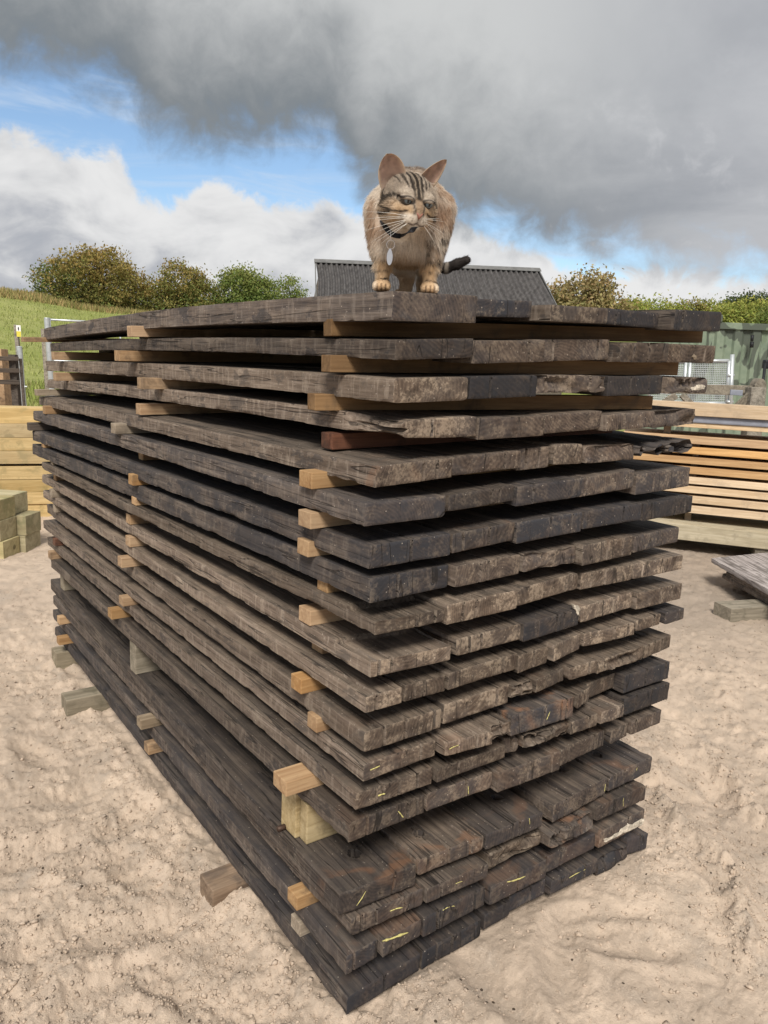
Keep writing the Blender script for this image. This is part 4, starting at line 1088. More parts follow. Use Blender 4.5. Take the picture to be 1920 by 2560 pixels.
c = g.mix(g.ss(g.add(g.mul(n1, .5), g.mul(n2, .5)), .36, .64), (.21, .245, .072), (.325, .335, .13))
c = g.mix(g.mul(g.ss(n2, .54, .68), .5), c, (.145, .19, .055))
c = g.mix(g.mul(g.ss(n3, .5, .75), .35), c, (.27, .255, .11))
dist_ = g.m('SQRT', g.add(g.mul(g.add(sp[0], .83), g.add(sp[0], .83)), g.mul(g.add(sp[1], 1.13), g.add(sp[1], 1.13))))
c = g.mix(g.mul(g.mul(g.ss(g.add(dist_, g.mul(n2, 14.0)), 58.0, 68.0), g.ss(sp[0], 12.0, 6.0)), .85), c, (.36, .255, .125))
earth = g.mul(g.mul(g.ss(dist_, 20.2, 20.8), g.ss(dist_, 22.6, 21.6)), g.ss(n2, .47, .56))
c = g.mix(g.mul(earth, .75), c, (.20, .135, .075))
g.l.new(c, b.inputs['Base Color']); b.inputs['Roughness'].default_value = 1.0; b.inputs['Specular IOR Level'].default_value = .1
g.l.new(g.bump(g.add(n2, n3), .8, .1), b.inputs['Normal'])
obj('hillside', mesh_from('hillside', np.stack([hx, hy, hzv], -1).reshape(-1, 3), hf[:, ::-1].copy(), m, True), kind='structure')

# rough grass: blades along the foot of the hill and on its brow
m, g, b = material('grass_blade')
at_ = g.new('ShaderNodeAttribute', attribute_name='tint')
g.l.new(at_.outputs['Color'], b.inputs['Base Color']); b.inputs['Roughness'].default_value = .8; b.inputs['Specular IOR Level'].default_value = .1
M_BLADE = m
def scatter_blades(n, a0, a1, r0, r1, hmin, hmax, cols):
    aa = np.radians(rng.uniform(a0, a1, n)) + hd; r = rng.uniform(r0, r1, n)
    x = CAM[0] + np.sin(aa) * r; y = CAM[1] + np.cos(aa) * r; z = hill_z(x, y)
    h = rng.uniform(hmin, hmax, n); th = rng.uniform(0, 6.28, n); w_ = h * .07 + .006
    lean = rng.normal(0, .3, (n, 2)) * h[:, None]
    p = np.stack([x, y, z], 1); s = np.stack([np.cos(th) * w_, np.sin(th) * w_, 0 * w_], 1)
    V = np.stack([p - s, p + s, p + np.stack([lean[:, 0], lean[:, 1], h], 1)], 1)
    cc = np.array(cols)[rng.integers(0, len(cols), n)] * rng.uniform(.7, 1.2, (n, 1))
    return V.reshape(-1, 3), np.repeat(cc, 3, 0)
def color_attr(me, cols, name='tint'):
    at2 = me.color_attributes.new(name, 'FLOAT_COLOR', 'POINT')
    c4 = np.ones((len(cols), 4), np.float32); c4[:, :3] = cols
    at2.data.foreach_set('color', c4.ravel())
parts_ = [scatter_blades(9000, -30, -17, 18.4, 24, .06, .2, [(.20, .25, .06), (.27, .31, .09), (.32, .31, .13)]),
          scatter_blades(9000, -30, -14, 56, 63, .15, .5, [(.36, .26, .12), (.28, .24, .1), (.2, .21, .07)]),
          scatter_blades(9000, -30, -14, 25, 56, .05, .2, [(.22, .26, .07), (.30, .32, .11)])]
V = np.concatenate([p[0] for p in parts_]); cc = np.concatenate([p[1] for p in parts_])
me = mesh_from('grass', V, np.arange(len(V)).reshape(-1, 3), M_BLADE); color_attr(me, cc)
obj('grass', me, kind='stuff')

# ------------------------------------------------------------------ trees
m, g, b = material('leaves')
at_ = g.new('ShaderNodeAttribute', attribute_name='tint')
g.l.new(at_.outputs['Color'], b.inputs['Base Color']); b.inputs['Roughness'].default_value = .75; b.inputs['Specular IOR Level'].default_value = .2
tr = g.new('ShaderNodeBsdfTranslucent'); g.l.new(at_.outputs['Color'], tr.inputs['Color'])
mx = g.new('ShaderNodeMixShader'); mx.inputs[0].default_value = .3
out = next(n for n in g.n if n.type == 'OUTPUT_MATERIAL')
g.l.new(b.outputs[0], mx.inputs[1]); g.l.new(tr.outputs[0], mx.inputs[2]); g.l.new(mx.outputs[0], out.inputs['Surface'])
M_LEAF = m
M_BARK = plain('bark', (.075, .06, .048), .95, 0, .3, 14.0, .6)

def tree(name, label, group, base, lobes, nleaf, leaf, pal, seed, trunk_r=.28, density=1.0):
    """lobes: (centre dx along the view, height, radius x, radius z, palette bias); leaves fill the lobes' outer volume in clumps"""
    r_ = np.random.default_rng(seed)
    t = empty(name, base, label, 'tree', group)
    b0 = np.array(base)
    V = []; Cc = []
    tot = sum(l[2] * l[3] for l in lobes)
    limbs = MB()
    tips = []
    for (dx_, hz_, rx_, rz_, bias) in lobes:
        n = int(nleaf * rx_ * rz_ / tot)
        ncl = max(12, n // 26)
        d = r_.normal(size=(ncl, 3)); d /= np.linalg.norm(d, axis=1)[:, None]
        rad_ = r_.uniform(.35, 1.0, ncl) ** .45
        c = np.stack([d[:, 0] * rx_ * rad_, d[:, 1] * rx_ * .9 * rad_, d[:, 2] * rz_ * rad_], 1)
        c *= (1 + .22 * vnoise(d[:, 0] * 2.3 + seed, d[:, 1] * 2.3, d[:, 2] * 2.3, seed=seed))[:, None]
        c[:, 2] = np.maximum(c[:, 2], -rz_ * .8)
        c = RH[None] * c[:, :1] + FH[None] * c[:, 1:2] + np.array([0, 0, 1])[None] * c[:, 2:3] + RH * dx_ + np.array([0, 0, hz_])
        tone = r_.random(ncl)
        for q in range(ncl):
            k = max(4, int(n / ncl * r_.uniform(.5, 1.5)))
            cs = leaf * r_.uniform(1.8, 4.2)
            p = c[q] + r_.normal(size=(k, 3)) * np.array([cs, cs, cs * .7])
            a = r_.normal(size=(k, 3)); a /= np.linalg.norm(a, axis=1)[:, None]
            bb = np.cross(a, r_.normal(size=(k, 3))); bb /= np.linalg.norm(bb, axis=1)[:, None] + 1e-9
            L_ = leaf * r_.uniform(.6, 1.3, (k, 1)); W_ = L_ * .55
            V.append(np.stack([p - a * L_, p + bb * W_, p + a * L_, p - bb * W_], 1).reshape(-1, 3))
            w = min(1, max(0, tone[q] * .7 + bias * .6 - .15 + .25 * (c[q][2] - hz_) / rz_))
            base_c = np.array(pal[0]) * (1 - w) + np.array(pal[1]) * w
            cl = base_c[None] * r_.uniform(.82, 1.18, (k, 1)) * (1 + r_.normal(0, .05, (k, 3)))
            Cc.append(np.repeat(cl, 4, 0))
        for q in r_.choice(ncl, min(ncl, 5), replace=False): tips.append(c[q] * np.array([.92, .92, .92]))
    V = np.concatenate(V); Cc = np.concatenate(Cc).clip(0.01, 1)
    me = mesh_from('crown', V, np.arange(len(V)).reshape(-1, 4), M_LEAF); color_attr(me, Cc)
    obj('crown', me, t)
    H = max(l[1] for l in lobes)
    fork = np.array([0, 0, H * .42]) + RH * np.mean([l[0] for l in lobes]) * .5
    tm = MB(); tm.tube([(0, 0, -.4), (0, 0, .2), fork * .5 + np.array([.05, .03, 0]), fork], [trunk_r * 1.35, trunk_r, trunk_r * .85, trunk_r * .7], 9)
    obj('trunk', tm.mesh('trunk', M_BARK, True), t)
    for tp in tips:
        mid_ = fork + (tp - fork) * .5 + np.array([r_.normal(0, .15), r_.normal(0, .15), .1 * H * .3])
        limbs.tube([fork * .92, mid_, tp], [trunk_r * .5, trunk_r * .28, trunk_r * .06], 6)
    obj('limb', limbs.mesh('limb', M_BARK, True), t)
    return t

def placed_tree(name, label, group, uc, u_w, v_top, v_base, dist, lobes, nleaf, leaf, pal, seed, tr_=.28):
    """lobes in units of the crown half width / height"""
    bpt = at(uc, v_base, dist); hw = u_w / 2 / FPX * dist * 1.02; hh_ = at(uc, v_top, dist)[2] - bpt[2]
    gz_ = float(hill_z(np.array([bpt[0]]), np.array([bpt[1]]))[0])
    dz_ = bpt[2] - gz_
    L_ = [(l[0] * hw, l[1] * hh_ + dz_, l[2] * hw, l[3] * hh_, l[4]) for l in lobes]
    return tree(name, label, group, (bpt[0], bpt[1], gz_), L_, nleaf, leaf, pal, seed, tr_)

OLIVE = ((.125, .175, .05), (.31, .225, .075)); GREEN = ((.12, .185, .05), (.25, .265, .08)); RUSSET = ((.20, .19, .075), (.35, .27, .13))
YEL = ((.17, .22, .05), (.36, .36, .09)); DARK = ((.05, .075, .028), (.10, .125, .045))
GT = 'hedgerow trees on the hill'
placed_tree('oak_tree', 'large spreading olive and orange tree, leftmost on the hill', GT, 240, 275, 622, 792, 62,
            [(0, .52, .80, .46, .75), (-.55, .42, .42, .36, -.3), (.55, .30, .5, .30, .6), (0, .22, .75, .22, .35), (-.72, .2, .3, .2, -.3), (.1, .72, .45, .26, 1.0)], 30000, .10, OLIVE, 11)
placed_tree('oak_tree', 'olive brown tree second from the left on the hill', GT, 462, 195, 652, 800, 60,
            [(-.05, .60, .62, .38, .6), (.45, .36, .52, .36, .2), (-.55, .34, .5, .34, .6), (.1, .2, .9, .2, .1)], 20000, .095, OLIVE, 12)
placed_tree('oak_tree', 'green tree third along the hill, just left of the barn', GT, 618, 150, 668, 800, 60,
            [(-.25, .64, .6, .36, .6), (.4, .46, .5, .34, .2), (0, .24, .9, .24, .1)], 17000, .095, GREEN, 13)
placed_tree('ash_tree', 'small pale green feathery tree beside the barn roof', GT, 722, 105, 692, 800, 75, [(0, .6, .6, .4, .5), (.4, .36, .5, .34, .3), (-.5, .3, .5, .3, .2)], 4200, .11, GREEN, 14)
placed_tree('oak_tree', 'sparse brown-leaved tree standing right of the barn roof', None, 1452, 205, 680, 830, 34,
            [(0, .62, .55, .36, .8), (-.5, .48, .42, .28, .7), (.5, .42, .48, .30, .8), (0, .25, .85, .25, .5), (.3, .78, .3, .2, .9), (-.2, .3, .8, .3, .4)], 11000, .08, RUSSET, 15, .18)
FAR_T = [(1560, 100, 748, 820, 95, YEL), (1640, 110, 742, 820, 105, YEL), (1712, 100, 752, 820, 110, OLIVE), (1775, 95, 752, 822, 112, YEL), (1838, 105, 758, 826, 100, YEL), (1900, 110, 756, 830, 98, YEL), (1965, 120, 758, 834, 96, GREEN), (2040, 130, 755, 838, 96, OLIVE)]
FL = ['pale yellow-green tree just right of the sparse brown tree', 'yellow-green tree above the gap at the right end of the top boards', 'olive tree in the middle of the far row', 'yellow-green rounded tree just left of the container top', 'bright yellow-green tree above the container corner', 'bright tree above the container, at the right edge', 'green tree just past the right edge', 'olive tree past the right edge']
for q, (u_, w_, vt, vb, d_, pl_) in enumerate(FAR_T):
    placed_tree('far_tree', FL[q], 'far row of trees behind the container', u_, w_ * 1.25, vt, vb, d_, [(0, .6, .75, .4, .5), (.4, .4, .6, .4, .3), (-.45, .38, .6, .38, .4), (0, .15, .9, .2, .3)], 4600, .17, pl_, 30 + q, .25)
for q, (u_, w_, vt, vb) in enumerate([(1850, 60, 738, 785), (1893, 70, 732, 790), (1940, 70, 733, 792)]):
    placed_tree('pine_tree', ['dark tree on the skyline, left of three above the container', 'dark tallest tree on the skyline at the right edge', 'dark skyline tree past the right edge'][q], 'dark skyline trees', u_, w_ * 1.3, vt, vb, 170, [(0, .62, .75, .38, .4), (.4, .4, .6, .4, .2), (-.45, .4, .6, .38, .3)], 2600, .25, DARK, 50 + q, .3)
placed_tree('hedge_bush', 'dark green clipped bush beside the house on the hill crest', None, 73, 36, 744, 768, 66, [(0, .5, .9, .5, .3), (.4, .45, .6, .45, .2)], 1500, .08, DARK, 60, .06)
placed_tree('hedge_bush', 'brown bracken clump on the hill crest at the left edge', None, 8, 60, 734, 760, 64, [(-.2, .5, .8, .5, .9), (.5, .35, .6, .35, .9)], 1600, .08, ((.17, .12, .05), (.30, .19, .08)), 61, .05)

# house on the crest
hb_ = at(46, 762, 72); hz0 = float(hill_z(np.array([hb_[0]]), np.array([hb_[1]]))[0])
t = empty('house', (hb_[0], hb_[1], hz0 - .1), 'tiny house with pinkish chimney on the hill crest', 'house')
M_PINK = plain('pink_render', (.40, .29, .23), .9); M_SLATE = plain('slate', (.17, .18, .20), .8)
top_ = at(46, 746, 72)[2] - hz0 + .1
mb = MB(); mb.box(-RH * .75 - FH * .5, RH * 1.0, FH * 1.2, (0, 0, top_)); obj('wall', mb.mesh('wall', M_PINK), t)
mb = MB()
a_, b_ = -RH * .85 - FH * .6 + np.array([0, 0, top_ + .002]), RH * 1.2
mb.shape([a_, a_ + b_, a_ + b_ + FH * 1.4, a_ + FH * 1.4, a_ + FH * .7 + np.array([0, 0, .25]), a_ + b_ + FH * .7 + np.array([0, 0, .25])], [(0, 1, 5, 4), (2, 3, 4, 5), (0, 4, 3), (1, 2, 5), (0, 3, 2, 1)])
rf = obj('roof', mb.mesh('roof', M_SLATE), t)
mb = MB(); mb.box(RH * .05 + np.array([0, 0, top_ + .05]), RH * .5, FH * .5, (0, 0, at(46, 738, 72)[2] - hz0 + .05 - top_)); obj('chimney', mb.mesh('chimney', M_PINK), rf)

# ------------------------------------------------------------------ barn
M_ROOF = plain('dark_fibre_cement', (.072, .068, .068), .75, 0, .35, 6.0, .3)
M_CAP = plain('ridge_capping', (.13, .13, .13), .7, 0, .2, 5.0)
M_BARNWALL = new_wood('barn_boards', (.07, .06, .05), (.15, .125, .10), 'y', False)
BL, BR = at(790, 649, 26.0), at(1345, 671.5, 26.3)
eB = BR - BL; LB = np.linalg.norm(eB); eB /= LB
fB = np.array([-eB[1], eB[0], 0]); fB = -fB if fB @ (np.append(CAM[:2], 0) - BL * np.array([1, 1, 0])) < 0 else fB
fB /= np.linalg.norm(fB)
fall = 0.62; run = 3.4
skew = 0.42        # the sheets run down and slightly to the right
dB = fB * run + eB * skew - np.array([0, 0, run * fall])
t = empty('barn', tuple(BL * np.array([1, 1, 0])), 'barn with dark corrugated roof behind the stack and cat', 'barn')
org = BL * np.array([1, 1, 0])
nu, nv_ = 420, 14
uu, vv2 = np.meshgrid(np.linspace(0, LB, nu), np.linspace(0, 1, nv_), indexing='ij')
wob = .03 * vnoise(vv2 * 2.5 + 3, uu * .35) + .02 * np.sin(vv2 * 5 + uu * .6)
Vr = BL[None, None] - org + eB * (uu + wob)[..., None] + dB * vv2[..., None]
nrm = np.cross(dB, eB); nrm /= np.linalg.norm(nrm); nrm = nrm if nrm[2] > 0 else -nrm
Vr = Vr + nrm * (.042 * np.cos(uu * 2 * math.pi / .168))[..., None] - nrm * .035
i, j = np.meshgrid(np.arange(nu - 1), np.arange(nv_ - 1), indexing='ij')
fr = np.stack([i * nv_ + j, (i + 1) * nv_ + j, (i + 1) * nv_ + j + 1, i * nv_ + j + 1], -1).reshape(-1, 4)
dB2 = -fB * run + eB * skew * 0 - np.array([0, 0, run * fall])
Vr2 = BL[None, None] - org + eB * uu[..., None] + dB2 * vv2[..., None] + np.array([0, 0, 1.0]) * (.042 * np.cos(uu * 2 * math.pi / .168))[..., None] - np.array([0, 0, .04])
rf = obj('roof', mesh_from('roof', Vr.reshape(-1, 3), fr, M_ROOF, True), t)
obj('roof', mesh_from('roof', Vr2.reshape(-1, 3), fr, M_ROOF, True), t)
mb = MB()
a_ = BL - org - eB * .06
for sgn, dd in ((1, dB), (-1, dB2)):
    d_ = dd / np.linalg.norm(dd) * .24
    n_ = np.array([0, 0, .012])
    mb.box(a_ + np.array([0, 0, .014]), eB * (LB + .12), d_, n_)
obj('ridge_cap', mb.mesh('ridge_cap', M_CAP), rf)
for q in (0, 1):   # bargeboards
    mb = MB(); s_ = BL - org + eB * (LB + .005 if q else -.035); mb.box(s_ - np.array([0, 0, .16]), eB * .03, dB, np.array([0, 0, .15])); obj('bargeboard', mb.mesh('bargeboard', M_CAP), rf)
eaveL, eaveR = BL - org + dB, BL - org + eB * LB + dB
ez = eaveL[2] - .05
mb = MB(); p_ = eaveL * np.array([1, 1, 0]) - fB * .25; mb.box(p_, eB * np.array([1, 1, 0]) * LB, -fB * .15, (0, 0, ez)); obj('wall', mb.mesh('wall', M_BARNWALL), t)
for q in (0, 1):
    mb = MB(); e_ = np.array([eB[0], eB[1], 0]); c_ = (BL - org) * np.array([1, 1, 0]) + e_ * (LB - .3 if q else .15)
    f_ = fB * (run - .42); hgt = BL[2] - .16
    w0 = [c_ - f_, c_ + f_ , c_ + f_ + np.array([0, 0, hgt - (run - .3) * fall]), c_ + np.array([0, 0, hgt]), c_ - f_ + np.array([0, 0, hgt - (run - .3) * fall])]
    w1 = [p + e_ * .15 for p in w0]
    mb.shape(w0 + w1, [(0, 1, 2, 3, 4), (9, 8, 7, 6, 5)] + [(a, a + 5, (a + 1) % 5 + 5, (a + 1) % 5) for a in range(5)]); obj('gable_wall', mb.mesh('gable_wall', M_BARNWALL), t)

# ------------------------------------------------------------------ green container with camouflage patches
m, g, b = material('camouflage_paint')
tc = g.new('ShaderNodeTexCoord'); P = tc.outputs['Object']
q1 = g.vm('MULTIPLY', P, (1.6, 1.0, .62))
cam_n = g.noise(q1, 2.1, 3, .5, .6); cam_2 = g.noise(g.vm('ADD', q1, (7, 3, 1)), 2.6, 3, .5, .8); n3 = g.noise(P, 6.0, 5, .65)
c = g.mix(g.ss(n3, .3, .7), (.14, .182, .135), (.195, .238, .178))
c = g.mix(g.ss(cam_n, .565, .585), c, (.075, .09, .072))
c = g.mix(g.ss(cam_2, .60, .62), c, (.135, .175, .12))
g.l.new(c, b.inputs['Base Color']); b.inputs['Roughness'].default_value = .6
M_CAMO = m
M_BLACKM = plain('black_steel', (.02, .021, .024), .5, .3)
DC = 13.6
cl = at(1600, 1010, DC); cr_ = at(1919, 1010, DC + .25)
eC = (cr_ - cl) * np.array([1, 1, 0]); eC /= np.linalg.norm(eC); nC = np.array([-eC[1], eC[0], 0]); nC = nC if nC @ FH > 0 else -nC
zc = at(1832, 803.5, DC + .22)[2]
upC = TRUE_UP * (zc / TRUE_UP[2]); LC = 6.06
# keep its top edge running parallel to the measured one
tilt_e = eC + np.array([0, 0, -.006]); tilt_e /= np.linalg.norm(tilt_e)
c0 = np.array([cl[0], cl[1], -.02])
t = empty('shipping_container', tuple(c0), 'green camouflage-painted shipping container behind the plank stack', 'container')
def corr(p, e, n, L, H, name):
    """trapezoidal corrugated steel wall"""
    pitch = .27; xs, ds = [], []
    x = 0.0
    while x < L:
        for fx, d_ in ((0, 0), (.07, 0), (.105, .036), (.20, .036), (.235, 0)):
            if x + fx <= L: xs.append(x + fx); ds.append(d_)
        x += pitch
    xs.append(L); ds.append(0)
    vs = [p + e * x_ + n * d_ + upC * h_ for h_ in (0.06, .955) for x_, d_ in zip(xs, ds)]
    k = len(xs); fs = [(q, q + 1, k + q + 1, k + q) for q in range(k - 1)]
    vs2 = [p + e * x_ + n * (d_ + .02) + upC * h_ for h_ in (0.06, .955) for x_, d_ in zip(xs, ds)]
    fs2 = [(2 * k + q + 1, 2 * k + q, 3 * k + q, 3 * k + q + 1) for q in range(k - 1)]
    return mesh_from(name, vs + vs2, fs + fs2, M_CAMO)
obj('side_wall', corr(nC * .03 + tilt_e * .1, tilt_e, nC, LC - .2, zc, 'side_wall'), t)
mb = MB(); mb.box(tilt_e * .02 + nC * .05, nC * 2.3, tilt_e * .04, upC * .96); obj('end_wall', mb.mesh('end_wall', M_CAMO), t)
mb = MB(); mb.box(tilt_e * (LC - .06) + nC * .05, nC * 2.3, tilt_e * .04, upC * .96); obj('end_wall', mb.mesh('end_wall', M_CAMO), t)
mb = MB(); mb.box(tilt_e * .02 + nC * 2.36, tilt_e * (LC - .06), nC * .04, upC * .96); obj('back_wall', mb.mesh('back_wall', M_CAMO), t)
for q in (0, 1):
    mb = MB(); mb.box(tilt_e * (0 if q == 0 else LC - .12), tilt_e * .12, nC * .14, upC * .999); obj('corner_post', mb.mesh('corner_post', M_CAMO, False, None, .01), t)
mb = MB(); mb.box(tilt_e * .122 + upC * .957, tilt_e * (LC - .244), nC * .09, upC * .043); obj('top_rail', mb.mesh('top_rail', M_CAMO, False, None, .006), t)
mb = MB(); mb.box(tilt_e * .122, tilt_e * (LC - .244), nC * .09, upC * .06); obj('bottom_rail', mb.mesh('bottom_rail', M_CAMO, False, None, .006), t)
mb = MB(); mb.box(tilt_e * .01 + nC * .14 + upC * .985, tilt_e * (LC - .02), nC * 2.26, upC * .008); obj('roof', mb.mesh('roof', M_CAMO), t)
mb = MB(); mb.box(tilt_e * 1.08 - nC * .02 + upC * 1.0, tilt_e * .12, nC * .16, TRUE_UP * .12); obj('lifting_lug', mb.mesh('lifting_lug', M_CAMO, False, None, .02), t)
pv = at(1878, 850, DC + .12) - c0
mb = MB(); mb.tube([pv - nC * .06 + TRUE_UP * .07, pv - nC * .07 - TRUE_UP * .02], [.028, .022], 8); mb.box(pv - nC * .08 + tilt_e * -.02 - TRUE_UP * .12, tilt_e * .05, nC * .05, TRUE_UP * .09); obj('vent_latch', mb.mesh('vent_latch', M_BLACKM, True), t)
# black post at the picture's right edge
pb = at(1908, 1020, 9.5); pb[2] = -.1; pt = at(1913, 908, 9.5)
mb = MB(); mb.tube([pb - pb, (pt - pb)], [.016, .016], 8); t = empty('door_bar', tuple(pb), 'thin black steel bar with a bulky hinge, at the right edge', 'post')
obj('bar', mb.mesh('bar', M_BLACKM, True), t)
mb = MB(); mb.box(pt - pb + RH * .0 - np.array([0, 0, .06]), RH * .12, FH * .08, (0, 0, .10)); obj('hinge', mb.mesh('hinge', M_BLACKM, False, None, .02), t)

# ------------------------------------------------------------------ galvanised mesh gate
DG = 10.4
def gp(u, v, d=DG): return at(u, v, d)
def frame_gate(corners, name_root, label, cat, nxw, nzw, rf=.022, rw=.0042):
    (tl, tr_, br, bl) = [np.array(c) for c in corners]
    t = empty(name_root, tuple(bl), label, cat)
    mb = MB(); mb.tube([tl - bl, tr_ - bl], rf, 8); mb.tube([tr_ - bl, br - bl], rf, 8); mb.tube([br - bl, bl - bl], rf, 8); mb.tube([bl - bl, tl - bl], rf, 8)
    obj('frame', mb.mesh('frame', M_GALV, True), t)
    mb = MB()
    for q in range(1, nxw):
        s = q / nxw; mb.tube([tl + (tr_ - tl) * s - bl, bl + (br - bl) * s - bl], rw, 4, False)
    for q in range(1, nzw):
        s = q / nzw; mb.tube([tl + (bl - tl) * s - bl + FH * .006, tr_ + (br - tr_) * s - bl + FH * .006], rw, 4, False)
    obj('wire_mesh', mb.mesh('wire_mesh', M_GALV, True), t)
    return t
frame_gate((gp(1726, 903), gp(1823, 902), gp(1816, 1010), gp(1718, 1008)), 'mesh_gate', 'galvanised mesh gate panel in front of the green container', 'gate', 22, 20)
frame_gate((gp(1630, 902), gp(1715, 904), gp(1708, 1008), gp(1622, 1004)), 'mesh_gate', 'galvanised mesh panel half hidden behind the right ends of the boards', 'gate', 19, 20)
pt, pb = gp(1831, 886), gp(1824, 1060); mb = MB(); mb.tube([pt - pb, np.zeros(3)], .026, 10)
for q in (.32, .7): mb.tube([(pt - pb) * q - RH * .05, (pt - pb) * q + RH * .03], .02, 8)
obj('gate_post', mb.mesh('gate_post', M_GALV, True), None, 'slim galvanised post hinging the mesh gate', 'post', None, None, tuple(pb))

# ------------------------------------------------------------------ wooden gate and posts in front of it
DW = 8.6
def wbar(p, q, w_, h_, mat, name, parent, org):
    p, q = np.array(p) - org, np.array(q) - org; e = q - p; L = np.linalg.norm(e); e /= L
    n = np.cross(e, np.cross(FH, e)); n /= np.linalg.norm(n); s = np.cross(e, n)
    mb = MB(); mb.box((0, 0, -h_ / 2), (L, 0, 0), (0, w_, 0), (0, 0, h_))
    o = obj(name, mb.mesh(name, mat, False, None, .006), parent)
    up = np.cross(e, n); up = up if up[2] > 0 else -up
    n2 = np.cross(up, e)
    o.matrix_local = Matrix(((e[0], n2[0], up[0], p[0]), (e[1], n2[1], up[1], p[1]), (e[2], n2[2], up[2], p[2]), (0, 0, 0, 1)))
    return o
o0 = at(1872, 1040, DW); o0[2] = -.05
t = empty('wooden_gate', tuple(o0), 'grey wooden gate with diagonal braces behind the fresh planks', 'gate')
wbar(at(1560, 968, DW), at(1880, 977, DW), .07, .10, M_GREYPOST, 'top_rail', t, o0)
wbar(at(1550, 1034, DW), at(1876, 1040, DW), .06, .09, M_GREYPOST, 'bottom_rail', t, o0)
wbar(at(1704, 986, DW - .09), at(1742, 1020, DW - .09), .05, .055, M_GREYPOST, 'brace', t, o0)
wbar(at(1690, 986, DW - .09), at(1636, 1022, DW - .09), .05, .07, M_GREYPOST, 'brace', t, o0)
wbar(at(1874, 986, DW - .09), at(1832, 1024, DW - .09), .05, .07, M_GREYPOST, 'brace', t, o0)
pz = at(1827, 975, DW - .07) - o0; pz2 = at(1858, 977, DW - .07) - o0; mb = MB(); mb.box(pz - np.array([0, 0, .05]), pz2 - pz, FH * .02, (0, 0, .055)); obj('plastic_plate', mb.mesh('plastic_plate', M_WRAP, False, None, .005), t)
def upright(name, u0, u1, v_top, v_bot, dist, mat, label, round_top=False, depth=None, group=None, grnd=-.1):
    pb = at((u0 + u1) / 2, v_bot, dist); pt = at((u0 + u1) / 2, v_top, dist); w_ = (u1 - u0) / FPX * dist
    dz = pt[2] - grnd; base = pt - TRUE_UP * (dz / TRUE_UP[2])
    mb = MB(); e = RH * w_; n = FH * (depth or w_); up = pt - base
    mb.box(-e / 2 - n / 2, e, n, up * (.93 if round_top else 1))
    if round_top:
        kk = 8
        vs = [-e / 2 * math.cos(math.pi * q / kk) + s * n / 2 + up * (.931 + .069 * math.sin(math.pi * q / kk)) for s in (-1, 1) for q in range(kk + 1)]
        mb.shape(vs, [tuple(range(kk + 1)), tuple(reversed(range(kk + 1, 2 * kk + 2)))] + [(q, q + kk + 1, q + kk + 2, q + 1) for q in range(kk)])
    return obj(name, mb.mesh(name, mat, False, None, .008 if not round_top else 0), None, label, 'post', group, None, tuple(base))
upright('gate_post', 1873, 1905, 968, 1030, DW - .1, M_GREYPOST, 'square grey timber post at the end of the wooden gate')
upright('gate_post', 1883, 1910, 946, 1030, DW + .5, M_GREYPOST, 'round-topped grey post behind the square gate post', True)

# ------------------------------------------------------------------ fences and posts on the left
DF = 15.0
def gl(u, v, d): return at(u, v, d)
t0 = at(24, 1000, DF); t0[2] = -.05
t = empty('dark_fence', tuple(t0), 'dark wooden rail fence at the left edge, in front of the pasture', 'fence')
for (va, vb) in ((895, 897), (925, 927), (955, 956)): wbar(at(-260, va - 5, DF), at(47 if va < 900 else 49, vb, DF), .07, .075 if va < 960 else .06, M_DARKRAIL, 'rail', t, t0)
def fpost(uc, wpx, vt, dist, name, mat, parent, org, d_=None):
    pt = at(uc, vt, dist); base = pt - TRUE_UP * ((pt[2] + .1) / TRUE_UP[2]); w_ = wpx / FPX * dist
    mb = MB(); mb.box(base - org - RH * w_ / 2 + FH * .09, RH * w_, FH * (d_ or w_), pt - base); return obj(name, mb.mesh(name, mat, False, None, .008), parent)
fpost(22, 15, 886, DF, 'post', M_DARKRAIL, t, t0); fpost(-130, 15, 884, DF, 'post', M_DARKRAIL, t, t0)
fpost(44, 6, 896, DF - .02, 'batten', M_DARKRAIL, t, t0, .03)
def round_post(name, u, v_top, dist, r, label, mat=M_GALV):
    pt = at(u, v_top, dist); base = pt - TRUE_UP * ((pt[2] + .15) / TRUE_UP[2])
    mb = MB(); mb.tube([np.zeros(3), (pt - base)], r, 14); mb.tube([(pt - base) * .999, (pt - base) * 1.006], [r * 1.08, r * .9], 14)
    for q in (.55, .3): mb.tube([(pt - base) * q + RH * r * .9, (pt - base) * q + RH * (r + .04)], .015, 6)
    return obj(name, mb.mesh(name, mat, True, 40), None, label, 'post', None, None, tuple(base))
round_post('steel_post', 48, 867, 16.0, .052, 'short galvanised steel post beside the dark fence end')
round_post('steel_post', 117, 796, 17.0, .056, 'tall galvanised steel gate post just left of the dark stack')
upright('wooden_post', 36, 44, 812, 985, 16.6, M_GREYPOST, 'thin wooden post carrying a yellow and white sign')
upright('wooden_post', 104, 113, 822, 990, 17.6, M_GREYPOST, 'grey wooden post behind the tall steel gate post')
